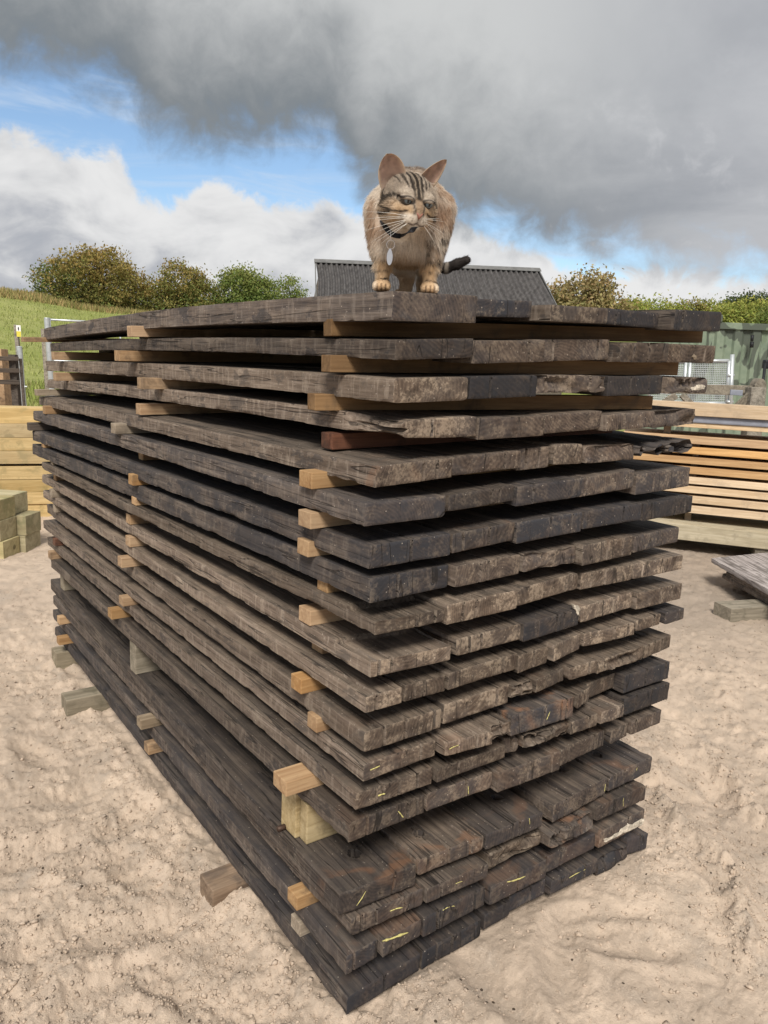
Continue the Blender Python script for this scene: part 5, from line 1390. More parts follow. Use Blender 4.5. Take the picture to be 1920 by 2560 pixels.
# sign: white field with a black pictogram over a yellow field
sp_ = at(45.5, 813, 16.52); sc_ = 16.52 / FPX
t = empty('warning_sign', tuple(sp_), 'small sign, black symbol on white above a yellow panel, on the thin post', 'sign')
M_SWHITE = plain('sign_white', (.72, .73, .72), .5, 0, .05); M_SYEL = plain('sign_yellow', (.62, .55, .08), .5, 0, .08); M_SBLK = plain('sign_black', (.02, .02, .02), .6, 0, .05)
dn = -TRUE_UP
mb = MB(); mb.box(-RH * 5 * sc_, RH * 10 * sc_, FH * .004, dn * 25 * sc_); obj('panel', mb.mesh('panel', M_SWHITE), t)
mb = MB(); mb.box(-RH * 4.8 * sc_ - FH * .004 + dn * 13 * sc_, RH * 9.6 * sc_, FH * .0035, dn * 11.7 * sc_); obj('yellow_panel', mb.mesh('yellow_panel', M_SYEL), t)
mb = MB()
cn = -FH * .003 + dn * 7 * sc_
mb.shape([cn + (RH * math.cos(a) * 1.1 - dn * math.sin(a) * 1.1 - dn * 2.6) * sc_ for a in np.linspace(0, 6.28, 9)[:-1]], [tuple(range(8))])
mb.shape([cn + (RH * x_ - dn * y_) * sc_ for x_, y_ in ((-1.7, 1.3), (1.7, 1.3), (1.2, -1), (1.1, -4.2), (.2, -4.2), (0, -1.5), (-.2, -4.2), (-1.1, -4.2), (-1.2, -1))], [tuple(range(9))])
obj('pictogram', mb.mesh('pictogram', M_SBLK), t)
# tubular steel field gate hung on the tall post
g0 = at(122, 900, 17.0)
t = empty('field_gate', tuple(g0), 'tubular steel field gate running behind the far end of the stack', 'gate')
for v_ in (799, 822, 845, 862, 882, 901):
    mb = MB(); mb.tube([at(122, v_, 17.0) - g0, at(300, v_ + 9, 17.6) - g0], .020 if v_ in (799, 901) else .015, 8); obj('rail', mb.mesh('rail', M_GALV, True), t)
mb = MB(); mb.tube([at(124, 796, 17.0) - g0, at(129, 903, 17.0) - g0], .02, 8); obj('stile', mb.mesh('stile', M_GALV, True), t)
mb = MB(); mb.tube([at(300, 806, 17.6) - g0, at(303, 912, 17.6) - g0], .02, 8); obj('stile', mb.mesh('stile', M_GALV, True), t)
# pale upright timber at the very left edge
upright('pale_post', -22, 9, 872, 990, 15.8, M_STICK, 'pale orange upright timber behind the dark fence at the left edge')

# ------------------------------------------------------------------ the cat (worked out in centimetres: X to its left = picture right, Y away from the camera, Z up)
O_CAT = np.array([0.088, 0.054, 1.5688])
H_C = np.array([-0.5, -8.0, 15.6])
PSI, THE, ROL = rad(25), rad(17), rad(2)
f_h = np.array([math.sin(PSI) * math.cos(THE), -math.cos(PSI) * math.cos(THE), -math.sin(THE)])
r_h = np.array([math.cos(PSI), math.sin(PSI), 0.0]); u_h = np.cross(f_h, r_h)
r_h, u_h = r_h * math.cos(ROL) - u_h * math.sin(ROL), u_h * math.cos(ROL) + r_h * math.sin(ROL)
HM = np.stack([r_h, -f_h, u_h])                   # rows: head x', y' (backwards), z'
HS = 1.10
def to_head(P): return (P - H_C) @ HM.T / HS
def from_head(q): return np.asarray(q, float) * HS @ HM + H_C

def s_ell(P, c, r):
    q = (P - np.array(c, np.float32)) / np.array(r, np.float32)
    k0 = np.sqrt((q ** 2).sum(-1)) + 1e-6
    k1 = np.sqrt((((P - np.array(c, np.float32)) / np.array(r, np.float32) ** 2) ** 2).sum(-1)) + 1e-6
    return k0 * (k0 - 1) / k1
def s_cap(P, a, b_, ra, rb):
    a, b_ = np.array(a, np.float32), np.array(b_, np.float32); ab = b_ - a
    t_ = np.clip(((P - a) @ ab) / (ab @ ab), 0, 1)
    return np.sqrt((((P - a) - t_[..., None] * ab) ** 2).sum(-1)) - (ra + (rb - ra) * t_)
def smin(a, b_, k):
    h_ = np.clip(.5 + .5 * (b_ - a) / k, 0, 1); return b_ + (a - b_) * h_ - k * h_ * (1 - h_)
def smax(a, b_, k): return -smin(-a, -b_, k)

def cat_sdf(P):
    P = P.astype(np.float32)
    d = s_ell(P, (0.2, 14.5, 15.3), (8.7, 12.0, 8.8))                     # ribs and belly
    d = smin(d, s_ell(P, (0, 5.0, 13.6), (7.9, 7.6, 7.9)), 3.0)           # chest
    d = smin(d, s_ell(P, (0.8, 23.0, 20.2), (7.0, 9.0, 9.5)), 4.0)        # raised hips and back
    d = smin(d, s_cap(P, (-5.2, 3.5, 16.5), (-4.9, 3, 9), 3.8, 2.4), 2.5)  # shoulders
    d = smin(d, s_cap(P, (5.4, 3.5, 17.0), (4.9, 3, 9), 4.0, 2.5), 2.5)
    d = smin(d, s_cap(P, (0, 4.5, 18.5), (0.3, -5.5, 16.6), 6.2, 4.6), 2.5)  # neck
    for sx in (-1, 1):                                                     # forelegs and paws
        x = 4.9 * sx
        d = smin(d, s_cap(P, (x, 3.0, 9.5), (x, 1.4, 4.6), 2.1, 1.4), 1.6)
        d = smin(d, s_cap(P, (x, 1.4, 4.6), (x, 0.3, 1.6), 1.38, 1.25), 1.0)
        d = smin(d, s_ell(P, (x, -0.8, 1.25), (1.85, 2.5, 1.25)), .8)
        for q, tx in enumerate((-1.25, -.43, .43, 1.25)):
            d = smin(d, s_ell(P, (x + tx, -2.75 + (.5 if q in (0, 3) else 0), .85), (.52, 1.0, .78)), .22)
    # hind legs
    d = smin(d, s_cap(P, (-3.4, 24, 16), (-2.0, 18.5, 9.5), 4.6, 3.0), 2.5)
    d = smin(d, s_cap(P, (-2.0, 18.5, 9.5), (0.6, 21.5, 5.5), 2.6, 1.6), 1.5)
    d = smin(d, s_cap(P, (0.6, 21.5, 5.5), (0.2, 16.5, 1.7), 1.5, 1.3), 1.0)
    d = smin(d, s_ell(P, (-.6, 14.2, 1.15), (1.8, 2.6, 1.15)), .8)
    for tx in (-1.2, -.4, .4, 1.2): d = smin(d, s_ell(P, (-.6 + tx, 12.1, .8), (.5, .9, .75)), .22)
    d = smin(d, s_cap(P, (4.6, 25, 16), (5.2, 21, 9.5), 4.6, 3.0), 2.5)
    d = smin(d, s_cap(P, (5.2, 21, 9.5), (4.6, 26, 5.5), 2.6, 1.6), 1.5)
    d = smin(d, s_cap(P, (4.6, 26, 5.5), (4.2, 23, 1.7), 1.5, 1.3), 1.0)
    d = smin(d, s_ell(P, (4.0, 20.8, 1.15), (1.8, 2.7, 1.15)), .8)
    # tail
    tl = [(2.0, 31, 20), (5.0, 33.5, 13.5), (7.4, 32.5, 9.6), (10.0, 30.5, 9.1), (12.6, 29.4, 10.1), (14.7, 28.6, 11.0)]
    for q in range(len(tl) - 1): d = smin(d, s_cap(P, tl[q], tl[q + 1], 1.25 - .05 * q, 1.2 - .05 * q), 1.0)
    # head
    h = to_head(P).astype(np.float32)
    ax = h.copy(); ax[..., 0] = np.abs(ax[..., 0])
    e = s_ell(h, (0, 1.0, 1.1), (4.3, 4.5, 3.9))
    e = smin(e, s_ell(ax, (2.7, -.5, -1.2), (2.4, 2.7, 2.3)), 1.2)
    e = smin(e, s_ell(h, (0, -2.9, -.6), (2.2, 2.3, 2.1)), 1.0)
    e = smin(e, s_cap(h, (0, -2.6, 1.5), (0, -4.75, -.75), 1.15, .72), .8)
    e = smin(e, s_ell(ax, (1.9, -2.75, 1.95), (1.5, 1.15, .75)), .7)
    e = smin(e, s_ell(ax, (1.9, -3.2, -.4), (1.2, .8, .8)), .7)
    e = smin(e, s_ell(ax, (.9, -4.25, -1.95), (1.25, 1.05, .95)), .7)
    e = smin(e, s_ell(h, (0, -3.85, -2.95), (1.15, 1.05, .85)), .35)
    e = smax(e, -s_ell(ax, (2.05, -4.15, 1.05), (1.1, .95, .52)), .3)
    e = smin(e, s_ell(ax, (2.0, -3.54, 1.36), (1.4, .95, .48)), .2)        # half-closed upper lids
    return smin(d, e * HS, 1.6)

def surface_nets(fn, lo, hi, h_):
    lo = np.array(lo, float); n = np.ceil((np.array(hi) - lo) / h_).astype(int) + 1
    g1 = [lo[i] + h_ * np.arange(n[i]) for i in range(3)]
    D = np.empty(n, np.float32)
    for i in range(0, n[0], 16):
        xs, ys, zs = np.meshgrid(g1[0][i:i + 16], g1[1], g1[2], indexing='ij')
        D[i:i + 16] = fn(np.stack([xs, ys, zs], -1).astype(np.float32))
    S = D < 0
    cnt = np.zeros(np.array(n) - 1, np.int8); acc = np.zeros((*(np.array(n) - 1), 3), np.float32)
    cor = [(a, b_, c_) for a in (0, 1) for b_ in (0, 1) for c_ in (0, 1)]
    sl = lambda o: tuple(slice(o[q], n[q] - 1 + o[q]) for q in range(3))
    for p in cor:
        for ax in range(3):
            if p[ax] == 0:
                q = list(p); q[ax] = 1
                d0, d1 = D[sl(p)], D[sl(q)]; x = (d0 < 0) != (d1 < 0)
                t_ = np.where(x, d0 / np.where(x, d0 - d1, 1), 0)
                for k in range(3): acc[..., k] += np.where(x, p[k] + (t_ if k == ax else 0), 0)
                cnt += x
    act = cnt > 0; idx = np.full(act.shape, -1, np.int64); idx[act] = np.arange(act.sum())
    ii = np.stack(np.nonzero(act), -1)
    V = lo + h_ * (ii + acc[act] / cnt[act][:, None])
    F = []
    for ax in range(3):
        o = [0, 0, 0]; o[ax] = 1
        s0 = S[tuple(slice(0, n[q] - o[q]) for q in range(3))]; s1 = S[tuple(slice(o[q], n[q]) for q in range(3))]
        x = s0 != s1; b_, c_ = (ax + 1) % 3, (ax + 2) % 3
        e = np.stack(np.nonzero(x), -1); e = e[(e[:, b_] > 0) & (e[:, c_] > 0) & (e[:, b_] < n[b_] - 1) & (e[:, c_] < n[c_] - 1)]
        up = s0[tuple(e.T)]
        def cell(db, dc):
            q = e.copy(); q[:, b_] -= db; q[:, c_] -= dc; return idx[tuple(q.T)]
        f = np.stack([cell(1, 1), cell(0, 1), cell(0, 0), cell(1, 0)], -1)
        F.append(np.where(up[:, None], f, f[:, ::-1]))
    return V, np.concatenate(F)

cV, cF = surface_nets(cat_sdf, (-12, -16, -.6), (18, 37, 32), .3)

def line_d(x, z, pts):
    d = np.full(x.shape, 99.0)
    for (a, b_), (c_, e) in zip(pts[:-1], pts[1:]):
        t_ = np.clip(((x - a) * (c_ - a) + (z - b_) * (e - b_)) / ((c_ - a) ** 2 + (e - b_) ** 2), 0, 1)
        d = np.minimum(d, np.hypot(x - a - t_ * (c_ - a), z - b_ - t_ * (e - b_)))
    return d

def lay(c, w, col): w = np.clip(w, 0, 1)[:, None]; return c * (1 - w) + np.array(col)[None] * w
BLACK = (.022, .018, .016)
def cat_colour(P):
    x, y, z = P.T; h = to_head(P); hx, hy, hz_ = h.T; ax = np.abs(hx)
    nz1 = fbm(x * .35, y * .35, z * .35, seed=81, octv=3); nz2 = fbm(x * 1.4, y * 1.4, z * 1.4, seed=82, octv=3)
    c = np.tile(np.array([[.62, .545, .465]]), (len(P), 1))
    c = lay(c, sstep(nz1, -.1, .5) * .7, (.33, .215, .14))
    c = lay(c, sstep(z, 20, 27) * .85, (.17, .13, .105))                                       # darker along the spine
    c = lay(c, np.exp(-((x - 6.6) / 2.4) ** 2 - ((z - 15.5) / 3.0) ** 2) * (y < 8) * .85, (.27, .155, .09))
    c = lay(c, np.exp(-((x + 6.8) / 1.6) ** 2 - ((z - 13) / 4.0) ** 2) * (y < 8) * .55, (.34, .21, .13))
    c = lay(c, np.exp(-(x / 4.0) ** 2 - ((z - 8.5) / 5.0) ** 2) * (y < 6) * .75, (.70, .635, .555))   # pale chest
    c = lay(c, np.exp(-((x - 2.8) / 2.0) ** 2 - ((z - 11) / 2.4) ** 2) * (y < 4) * .5, (.30, .215, .15))
    c = lay(c, sstep(z, 8.6, 6.3) * (y > 3) * .7, (.60, .55, .49))
    leg = sstep(z, 8.5, 5.6) * (y < 6)
    c = lay(c, leg * .92, (.45, .30, .17)); c = lay(c, leg * sstep(np.abs(x) - 5.3, .1, 1.2) * .7, (.62, .54, .44))
    c = lay(c, sstep(z, 7, 4.5) * (y > 8) * (x < 8) * .9, (.32, .205, .11))
    for zc_, th, am in ((2.55, .3, 1), (4.25, .25, .6), (6.3, .62, 1), (8.2, .6, .95), (10.0, .62, .85), (11.8, .5, .6)):
        up_ = zc_ > 5
        m_ = np.exp(-((z - zc_ - (np.abs(x) - 4.9) * (.35 if up_ else -.12)) / th) ** 2) * (y < 5) * (sstep(np.abs(x), 3.4 if up_ else 3.3, 4.3 if up_ else 3.9)) * sstep(nz2, -.5 if not up_ else -.35, .1)
        m_ = m_ * np.where(up_, np.where(x > 0, 1.0, .55 * (zc_ < 7)), 1.0)
        c = lay(c, m_ * am * 1.15, BLACK)
    # claws' dark gaps between the toes
    for sx in (-1, 1):
        for tx in (-.84, 0, .84): c = lay(c, np.exp(-((x - 4.9 * sx - tx) / .13) ** 2) * (z < 1.5) * (y < -1.9) * .85, (.06, .035, .025))
    tail = (x > 5.8) & (y > 26) & (z < 14)
    tb = sstep(np.sin((x - 9.0) * 1.55), .62, .85)
    c = np.where(tail[:, None], lay(np.tile(np.array([[.030, .026, .025]]), (len(P), 1)), tb * .75 * (x < 12.6), (.30, .26, .22)), c)
    # head
    hd_ = sstep(np.sqrt((hx / 5.9) ** 2 + ((hy + .4) / 6.2) ** 2 + ((hz_ - .3) / 5.6) ** 2), 1.1, .95)
    k = np.tile(np.array([[.29, .24, .195]]), (len(P), 1))
    k = lay(k, sstep(nz2, -.1, .6) * .5, (.40, .335, .27))
    k = lay(k, sstep(hz_, 1.4, -.4) * sstep(ax, .7, 1.4) * .75, (.42, .285, .165))                # tan cheeks
    k = lay(k, sstep(ax, 3.0, 4.6) * sstep(hz_, 2.0, -.5) * .6, (.36, .29, .23))
    k = lay(k, sstep(ax, 1.0, .55) * sstep(hz_, -1.4, -.6) * sstep(hz_, 2.2, 1.2) * .75, (.25, .165, .10))  # bridge of the nose
    k = lay(k, sstep(hz_, -.55, -1.35) * sstep(ax, 3.2, 2.2) * sstep(hy, -2.0, -3.2) * .85, (.56, .50, .43))      # white muzzle and chin
    k = lay(k, sstep(hz_, -2.6, -3.6) * .9, (.55, .48, .40))
    wv = nz2 * .12
    for sx, wd in ((0, .60), (.95, .30), (1.85, .24), (2.8, .16)):
        lo_ = 1.0 if sx < .5 else 2.0 + sx * .35
        cen = sx * (.55 + .12 * np.clip(hz_, 0, 5)) 
        k = lay(k, np.exp(-((ax - cen + wv) / wd) ** 4) * sstep(hz_, lo_, lo_ + .5) * (hy < 4) * (.98 if sx < 1 else .85), BLACK)
    k = lay(k, sstep(ax, 1.15, .8) * sstep(hz_, 1.2, 1.9) * sstep(hz_, 4.4, 3.6) * (hy < 2) * .7, (.035, .028, .023))
    k = lay(k, np.exp(-((ax - .42) / .10) ** 2) * sstep(hz_, 1.3, 2.0) * .75, (.36, .29, .22))
    for pts, w_ in (([(2.9, 1.35), (3.6, 1.35), (4.5, .55), (5.3, -.8)], .22), ([(1.9, -.6), (2.9, -1.0), (4.0, -1.1), (5.0, -.9)], .16), ([(4.3, -1.3), (5.0, -2.4)], .22)):
        k = lay(k, np.exp(-(line_d(ax, hz_, pts) / w_) ** 4) * (hy < 1.5) * .92, BLACK)
    ed = np.hypot((ax - 2.05) / 1.25, (hz_ - 1.05) / .62)
    k = lay(k, np.exp(-((ed - .98) / .17) ** 2) * (hy < -2.2), BLACK)
    k = lay(k, np.exp(-(line_d(ax, hz_, [(1.1, .7), (.75, -.2), (.8, -.9)]) / .14) ** 2) * (hy < -2.5) * .9, BLACK)   # tear line
    k = lay(k, np.exp(-(line_d(ax, hz_, [(1.2, 1.9), (2.2, 2.35), (3.0, 2.2)]) / .24) ** 2) * (hy < -1) * .5, (.50, .43, .35))
    k = lay(k, np.exp(-(line_d(ax, hz_, [(0, -1.45), (0, -2.25), (.7, -2.62), (1.5, -2.5)]) / .12) ** 2) * (hy < -3.0) * .95, (.05, .028, .024))
    for px, pz in ((1.0, -1.55), (1.45, -1.5), (1.9, -1.45), (1.05, -1.95), (1.5, -1.9)): k = lay(k, np.exp(-(np.hypot(ax - px, hz_ - pz) / .11) ** 2) * (hy < -3) * .85, (.06, .04, .03))
    c = c * (1 - hd_[:, None]) + k * hd_[:, None]
    return c.clip(.008, .9)

m, g, b = material('cat_coat')
at_ = g.new('ShaderNodeAttribute', attribute_name='tint')
g.l.new(at_.outputs['Color'], b.inputs['Base Color']); b.inputs['Roughness'].default_value = .8; b.inputs['Specular IOR Level'].default_value = .1
M_COAT = m
CS = 0.0093                                        # metres per working centimetre: a rather small cat
def to_world(P): P = np.asarray(P, float); return (RH[None] * P[:, :1] + FH[None] * P[:, 1:2] + np.array([[0, 0, 1.0]]) * P[:, 2:3]) * CS
cF = cF[:, ::-1].copy()
me = mesh_from('cat', to_world(cV), cF, M_COAT, True); color_attr(me, cat_colour(cV))
cat = obj('cat', me, None, 'tan tabby cat with black collar standing on the top board, head turned aside', 'cat', None, None, O_CAT)

# fur: short hairs rooted on the skin and combed along the coat
tri = np.concatenate([cF[:, [0, 1, 2]], cF[:, [0, 2, 3]]])
p0_, p1_, p2_ = cV[tri[:, 0]], cV[tri[:, 1]], cV[tri[:, 2]]
nrm = np.cross(p1_ - p0_, p2_ - p0_); ar = np.linalg.norm(nrm, axis=1); nrm = nrm / (ar[:, None] + 1e-9)
q_ = (p0_ + p1_ + p2_) / 3
hh = to_head(q_)
onhead = np.sqrt((hh[:, 0] / 5.9) ** 2 + ((hh[:, 1] + .4) / 6.2) ** 2 + ((hh[:, 2] - .3) / 5.6) ** 2) < 1.05
grad = np.stack([(cat_sdf(q_ + d_) - cat_sdf(q_ - d_)) for d_ in np.eye(3) * .05], -1); grad /= np.linalg.norm(grad, axis=1)[:, None] + 1e-9
flip = np.sign((nrm * grad).sum(1)).mean() < 0
def cat_local(W): d_ = np.asarray(W) - O_CAT; return np.array([d_ @ RH, d_ @ FH, d_[2]]) / CS
def skin_point(u, v, gap):
    """where a line of sight first comes within gap (cm) of the coat"""
    d_ = ray(u, v); d_ = d_ / math.hypot(d_[0], d_[1]); s_ = np.linspace(1.2, 1.75, 551)
    P = np.array([cat_local(CAM + d_ * q) for q in s_]); v_ = cat_sdf(P); k = int(np.argmax(v_ < gap))
    return P[k] if k else P[int(np.argmin(v_))]
_cp = [(548, 862), (566, 900), (588, 932), (618, 962), (655, 982), (695, 990), (735, 986), (770, 970), (803, 942)]
CP = np.array([skin_point(820 + a / 3.95, 340 + b_ / 3.95, .45) for a, b_ in _cp])
CP[1:-1] = (CP[:-2] + 2 * CP[1:-1] + CP[2:]) / 4
back_ = np.array([CP[-1] + np.array([2.2, 2.0, 1.6]), [3.6, .5, 17.5], [0, 5.0, 19.5], [-3.6, 2.0, 18.5], CP[0] + np.array([-.3, 1.8, 1.6])])
RP = np.concatenate([CP, back_])
t0_ = np.arange(len(RP) + 1); tt_ = np.linspace(0, len(RP), 97)[:-1]
def cr_loop(P, tt):
    n = len(P); out = []
    for t_ in tt:
        i0 = int(t_) % n; f = t_ - int(t_); a, b_, c_, d_ = (P[(i0 + q) % n] for q in (-1, 0, 1, 2))
        out.append(.5 * (2 * b_ + (c_ - a) * f + (2 * a - 5 * b_ + 4 * c_ - d_) * f * f + (3 * b_ - a - 3 * c_ + d_) * f ** 3))
    return np.array(out)
RP = cr_loop(RP, tt_)
wgt = ar * np.where(onhead, 2.6, 1.0) * np.where(q_[:, 1] > 20, .5, 1.0)
NH = 64000
pick = rng.choice(len(tri), NH, p=wgt / wgt.sum())
u1 = np.sqrt(rng.random(NH)); u2 = rng.random(NH)
root = p0_[pick] * (1 - u1)[:, None] + p1_[pick] * (u1 * (1 - u2))[:, None] + p2_[pick] * (u1 * u2)[:, None]
nn = grad[pick]; oh = onhead[pick]; hl_ = to_head(root)
flow = np.tile(np.array([[0, .35, -1.0]]), (NH, 1))
flow[:, 0] += root[:, 0] * .04
hf_ = np.stack([hl_[:, 0] * .22, np.full(NH, .9), (hl_[:, 2] + 1.2) * .22], 1) @ HM
flow[oh] = hf_[oh]
tail_ = (root[:, 0] > 5.8) & (root[:, 1] > 26) & (root[:, 2] < 14); flow[tail_] = np.array([1.0, -.25, .1])
flow = flow - nn * (flow * nn).sum(1)[:, None]; flow /= np.linalg.norm(flow, axis=1)[:, None] + 1e-9
ln_ = np.full(NH, 1.15)
ln_[root[:, 2] < 7] = .55; ln_[root[:, 2] < 2.2] = .22
ch = (root[:, 2] > 5.0) & (root[:, 2] < 11) & (np.abs(root[:, 0]) < 6.5) & (root[:, 1] < 8) & ~oh; ln_[ch] = 1.45
ln_[oh] = .45 + .65 * sstep(np.abs(hl_[oh, 0]), 2.8, 4.6) * sstep(hl_[oh, 2], 3.0, -1.0)
mz = oh & (hl_[:, 1] < -2.6); ln_[mz] = .20
eyez = oh & (np.hypot((np.abs(hl_[:, 0]) - 2.05) / 1.45, (hl_[:, 2] - 1.05) / .85) < 1.0) & (hl_[:, 1] < -2); ln_[eyez] = .04
nz_ = oh & (np.hypot(hl_[:, 0] / .8, (hl_[:, 2] + 1.1) / .6) < 1) & (hl_[:, 1] < -4); ln_[nz_] = .03
ln_[tail_] = .5
dcol = np.full(NH, 99.0)
for i0 in range(len(RP)): dcol = np.minimum(dcol, np.linalg.norm(root - RP[i0], axis=1))
ln_ = np.where(dcol < 1.3, np.minimum(ln_, .22), ln_)
ln_ *= rng.uniform(.65, 1.15, NH)
lift = np.where(oh, .42, .55) + rng.normal(0, .1, NH)
jit = rng.normal(0, .22, (NH, 3)); clump = np.stack([vnoise(root[:, 0] * 1.1, root[:, 1] * 1.1, root[:, 2] * 1.1, seed=90 + a) for a in range(3)], 1) * .38
d0 = nn * lift[:, None] + flow + (jit + clump) * .8; d0 /= np.linalg.norm(d0, axis=1)[:, None]
d1 = d0 + flow * .5 - nn * .12; d1 /= np.linalg.norm(d1, axis=1)[:, None]
pts = np.stack([root - nn * .03, root + d0 * ln_[:, None] * .4, root + d0 * ln_[:, None] * .4 + d1 * ln_[:, None] * .35, root + d0 * ln_[:, None] * .4 + d1 * ln_[:, None] * .7], 1)
pts[:, :, 2] = np.maximum(pts[:, :, 2], .02)
hc_ = cat_colour(root) * rng.uniform(.72, 1.26, (NH, 1))
hcv = bpy.data.hair_curves.new('fur'); hcv.add_curves([4] * NH)
hcv.position_data.foreach_set('vector', to_world(pts.reshape(-1, 3)).astype(np.float32).ravel())
ra_ = hcv.attributes.new('radius', 'FLOAT', 'POINT')
ra_.data.foreach_set('value', np.tile(np.array([.00019, .00018, .00013, .00003], np.float32), NH))
ta_ = hcv.attributes.new('tint', 'FLOAT_COLOR', 'CURVE')
c4 = np.ones((NH, 4), np.float32); c4[:, :3] = hc_; ta_.data.foreach_set('color', c4.ravel())
hcv.materials.append(M_COAT)
fur = obj('fur', hcv, cat); fur['kind'] = 'stuff'

# eyes
m, g, b = material('cat_eye')
tc = g.new('ShaderNodeTexCoord'); sx_, sy_, sz_ = g.sep(tc.outputs['Object'])
rr2 = g.m('SQRT', g.add(g.mul(sx_, sx_), g.mul(sz_, sz_)))
pup = g.m('SQRT', g.add(g.mul(g.mul(sx_, sx_), 5.5), g.mul(sz_, sz_)))
ec = g.mix(g.ss(rr2, .0062, .0068), (.085, .105, .115), (.03, .025, .022)); ec = g.mix(g.ss(pup, .0052, .0046), ec, (.005, .005, .006))
g.l.new(ec, b.inputs['Base Color']); b.inputs['Roughness'].default_value = .06; b.inputs['Specular IOR Level'].default_value = .5
M_EYE = m
def uv_sphere(r, n=20, k=12):
    vs = [(0, 0, r)] + [(r * math.sin(math.pi * q / k) * math.cos(2 * math.pi * p / n), r * math.sin(math.pi * q / k) * math.sin(2 * math.pi * p / n), r * math.cos(math.pi * q / k)) for q in range(1, k) for p in range(n)] + [(0, 0, -r)]
    fs = [(0, 1 + p, 1 + (p + 1) % n) for p in range(n)] + [(1 + q * n + p, 1 + (q + 1) * n + p, 1 + (q + 1) * n + (p + 1) % n, 1 + q * n + (p + 1) % n) for q in range(k - 2) for p in range(n)]
    fs += [(len(vs) - 1, 1 + (k - 2) * n + (p + 1) % n, 1 + (k - 2) * n + p) for p in range(n)]
    return vs, fs
HW = np.stack([RH, FH, np.array([0, 0, 1.0])], 1) @ HM.T       # head axes in the yard's axes (columns)
for sx in (-1, 1):
    vs, fs = uv_sphere(.0100)
    o = obj('eye', mesh_from('eye', vs, fs, M_EYE, True), cat)
    p = to_world(from_head([[2.02 * sx, -3.38, 1.02]]))[0]
    gz = rad(10 * 1) * 0
    o.matrix_local = Matrix([[*HW[r], p[r]] for r in range(3)] + [[0, 0, 0, 1]])
# nose leather
m, g, b = material('nose_leather'); b.inputs['Base Color'].default_value = (.27, .125, .095, 1); b.inputs['Roughness'].default_value = .45
vs = []; prof = [(0, .02), (.3, .5), (.62, .62), (.5, .2), (.22, -.3), (0, -.52)]
ring = [(a, b_) for a, b_ in prof] + [(-a, b_) for a, b_ in prof[-2:0:-1]]
vs = [(a * 1.1, -4.9, b_ * 1.1 - 1.12) for a, b_ in ring] + [(a * .86, -5.62, b_ * .86 - 1.08) for a, b_ in ring] + [(0, -5.74, -1.02)]
n = len(ring); fs = [(q, (q + 1) % n, n + (q + 1) % n, n + q) for q in range(n)] + [(n + q, n + (q + 1) % n, 2 * n) for q in range(n)]
obj('nose', mesh_from('nose', to_world(from_head(vs)), fs, m, True), cat)
# ears
m, g, b = material('ear_skin')
at_ = g.new('ShaderNodeAttribute', attribute_name='tint'); g.l.new(at_.outputs['Color'], b.inputs['Base Color']); b.inputs['Roughness'].default_value = .75
b.inputs['Subsurface Weight'].default_value = .06; b.inputs['Subsurface Radius'].default_value = (.012, .004, .002); b.inputs['Subsurface Scale'].default_value = .4
M_EAR = m
def ear(B, A_, T, cup, tipround=2.3):
    B, A_, T = (np.array(q, float) for q in (B, A_, T))
    nu_, nw = 25, 20
    U, W = np.meshgrid(np.linspace(-1, 1, nu_), np.linspace(0, 1, nw), indexing='ij')
    mid_, half = (A_ + B) / 2, (A_ - B) / 2
    wdt = np.clip(1 - W ** tipround, 0, 1) ** .62 * (1 + .10 * np.sin(W * 2.6))
    Pm = mid_ + (T - mid_) * W[..., None] + half * (U * wdt)[..., None]
    nrm_ = np.cross(half, T - mid_); nrm_ /= np.linalg.norm(nrm_); nrm_ = nrm_ if nrm_[1] > 0 else -nrm_
    Pm = Pm + nrm_ * (cup * (1 - U ** 2) * (1 - W * .75) * 1.0)[..., None]
    th = (.14 * (1 - .5 * W))[..., None] * nrm_
    front, back = Pm, Pm + th
    idx = np.arange(nu_ * nw).reshape(nu_, nw)
    q = np.stack([idx[:-1, :-1], idx[1:, :-1], idx[1:, 1:], idx[:-1, 1:]], -1).reshape(-1, 4); N0 = nu_ * nw
    rim = list(idx[0, :]) + list(idx[1:, -1]) + list(idx[-1, ::-1][1:])
    side = np.array([(a, b_, b_ + N0, a + N0) for a, b_ in zip(rim[:-1], rim[1:])])
    V = np.concatenate([front.reshape(-1, 3), back.reshape(-1, 3)])
    nz_ = fbm(front[..., 0] * 1.5, front[..., 2] * 1.5, seed=5, octv=3)
    cf = np.zeros((nu_, nw, 3)); cf[:] = (.29, .20, .16); e = np.clip(np.abs(U), 0, 1)
    w_ = np.clip(sstep(e, .72, .95) + sstep(W, .85, 1) * .6, 0, 1)[..., None]; cf = cf * (1 - w_) + np.array([.40, .30, .22]) * w_
    w_ = (sstep(W, .35, 0) * .7)[..., None]; cf = cf * (1 - w_) + np.array([.40, .31, .25]) * w_
    cf = cf * (1 + .22 * nz_[..., None]); cb = np.zeros_like(cf); cb[:] = (.30, .24, .19)
    me = mesh_from('ear', to_world(from_head(V)), np.concatenate([q, q[:, ::-1] + N0, side]), M_EAR, True); color_attr(me, np.concatenate([cf.reshape(-1, 3), cb.reshape(-1, 3)]))
    obj('ear', me, cat)
ear((-1.0, .4, 4.2), (-5.0, .6, 1.5), (-5.4, .3, 7.2), 1.3, 2.7)
ear((1.6, .9, 4.7), (4.6, 2.0, 2.5), (6.4, 1.4, 8.3), .9, 1.45)
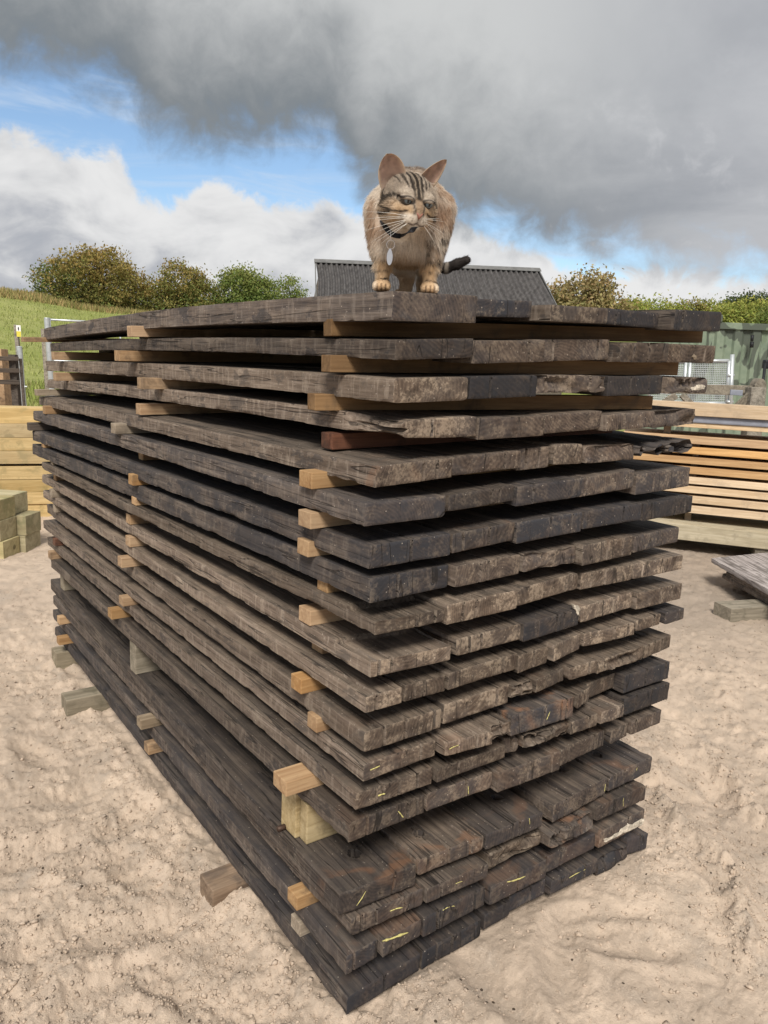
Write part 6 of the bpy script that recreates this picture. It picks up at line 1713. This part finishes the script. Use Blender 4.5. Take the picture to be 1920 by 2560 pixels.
# whiskers
M_WHISK = plain('whisker', (.85, .84, .80), .35, 0, .02)
for sx in (-1, 1):
    for q in range(8):
        s0_ = np.array([sx * (1.2 + .12 * (q % 3)), -4.9 + .25 * (q % 3), -1.45 - .16 * q * .8])
        L_ = random.uniform(4.8, 7.2) * (1 if sx < 0 else .85)
        an_ = rad(random.uniform(-6, 4) - q * 6.5 + (12 if sx > 0 else 2))
        dv = np.array([sx * math.cos(an_), .22 + random.uniform(-.1, .2), math.sin(an_)])
        pp = [s0_ + dv * L_ * s_ + np.array([0, .06, -.075]) * (L_ * s_) ** 2 * .30 for s_ in np.linspace(0, 1, 9)]
        mb = MB(); mb.tube(list(to_world(from_head(pp))), list(np.linspace(.00032, .00009, 9)), 5)
        obj('whisker', mb.mesh('whisker', M_WHISK, True), cat)
# collar, split ring and name tag
M_COLLAR = plain('black_webbing', (.016, .016, .020), .8, 0, .3, 500.0, .4); M_SILVER = plain('polished_tag', (.80, .79, .80), .28, .75, .04)
def nrm3(v): return v / np.linalg.norm(v)
cen_c = RP.mean(0); axn = nrm3(np.cross(CP[0] - CP[4], CP[-1] - CP[4])); axn = axn if axn[2] > 0 else -axn
cvs, cfs = [], []; NRP = len(RP)
for q, p in enumerate(RP):
    tg = nrm3(RP[(q + 1) % NRP] - RP[q - 1]); o_ = nrm3(np.cross(tg, axn)); o_ = o_ if o_ @ (p - cen_c) > 0 else -o_
    up_ = nrm3(np.cross(o_, tg)); up_ = up_ if up_[2] > 0 else -up_
    for (aa, bb) in ((-.48, -.08), (-.48, .12), (.48, .12), (.48, -.08)): cvs.append(p + up_ * aa + o_ * bb)
for q in range(NRP):
    for e in range(4): cfs.append((q * 4 + e, q * 4 + (e + 1) % 4, ((q + 1) % NRP) * 4 + (e + 1) % 4, ((q + 1) % NRP) * 4 + e))
collar = obj('collar', mesh_from('collar', to_world(cvs), cfs, M_COLLAR, True, 40), cat)
hp_ = CP[3] + np.array([0, -.35, -.1])
rc = skin_point(820 + 620 / 3.95, 340 + 1082 / 3.95, .55); tg_ = skin_point(820 + 614 / 3.95, 340 + 1192 / 3.95, .5)
rc[1] = min(rc[1], hp_[1] - .05)
mb = MB(); tp_ = rc + np.array([.03, 0, .8]); mb.tube(list(to_world([hp_ + np.array([0, 0, .5]), (hp_ + tp_) / 2 + np.array([-.05, -.12, .1]), tp_])), .0007, 6)
obj('tag_hook', mb.mesh('tag_hook', M_SILVER, True), collar)
mb = MB(); mb.tube(list(to_world([rc + np.array([math.cos(a) * .82, -.12 * math.cos(a), math.sin(a) * .85]) for a in np.linspace(0, 2 * math.pi, 25)])), .00065, 6)
obj('split_ring', mb.mesh('split_ring', M_SILVER, True), collar)
yb_ = min(tg_[1], rc[1]); tcn = np.array([rc[0] - .1, yb_, rc[2] - 2.35])
out_ = []
for a in np.linspace(0, 2 * math.pi, 33)[:-1]:
    zz_ = math.cos(a) * 1.62; xx_ = math.sin(a) * .60 * (1 - .38 * max(0, zz_ / 1.62) ** 2); out_.append((xx_, zz_))
fv = [tcn + np.array([x_, -.06, z_]) for x_, z_ in out_] + [tcn + np.array([x_, .06, z_]) for x_, z_ in out_]
nn_ = 32; tfs = [tuple(range(nn_)), tuple(reversed(range(nn_, 2 * nn_)))] + [(q, q + nn_, (q + 1) % nn_ + nn_, (q + 1) % nn_) for q in range(nn_)]
tag = obj('name_tag', mesh_from('name_tag', to_world(fv), tfs, M_SILVER, False), collar)
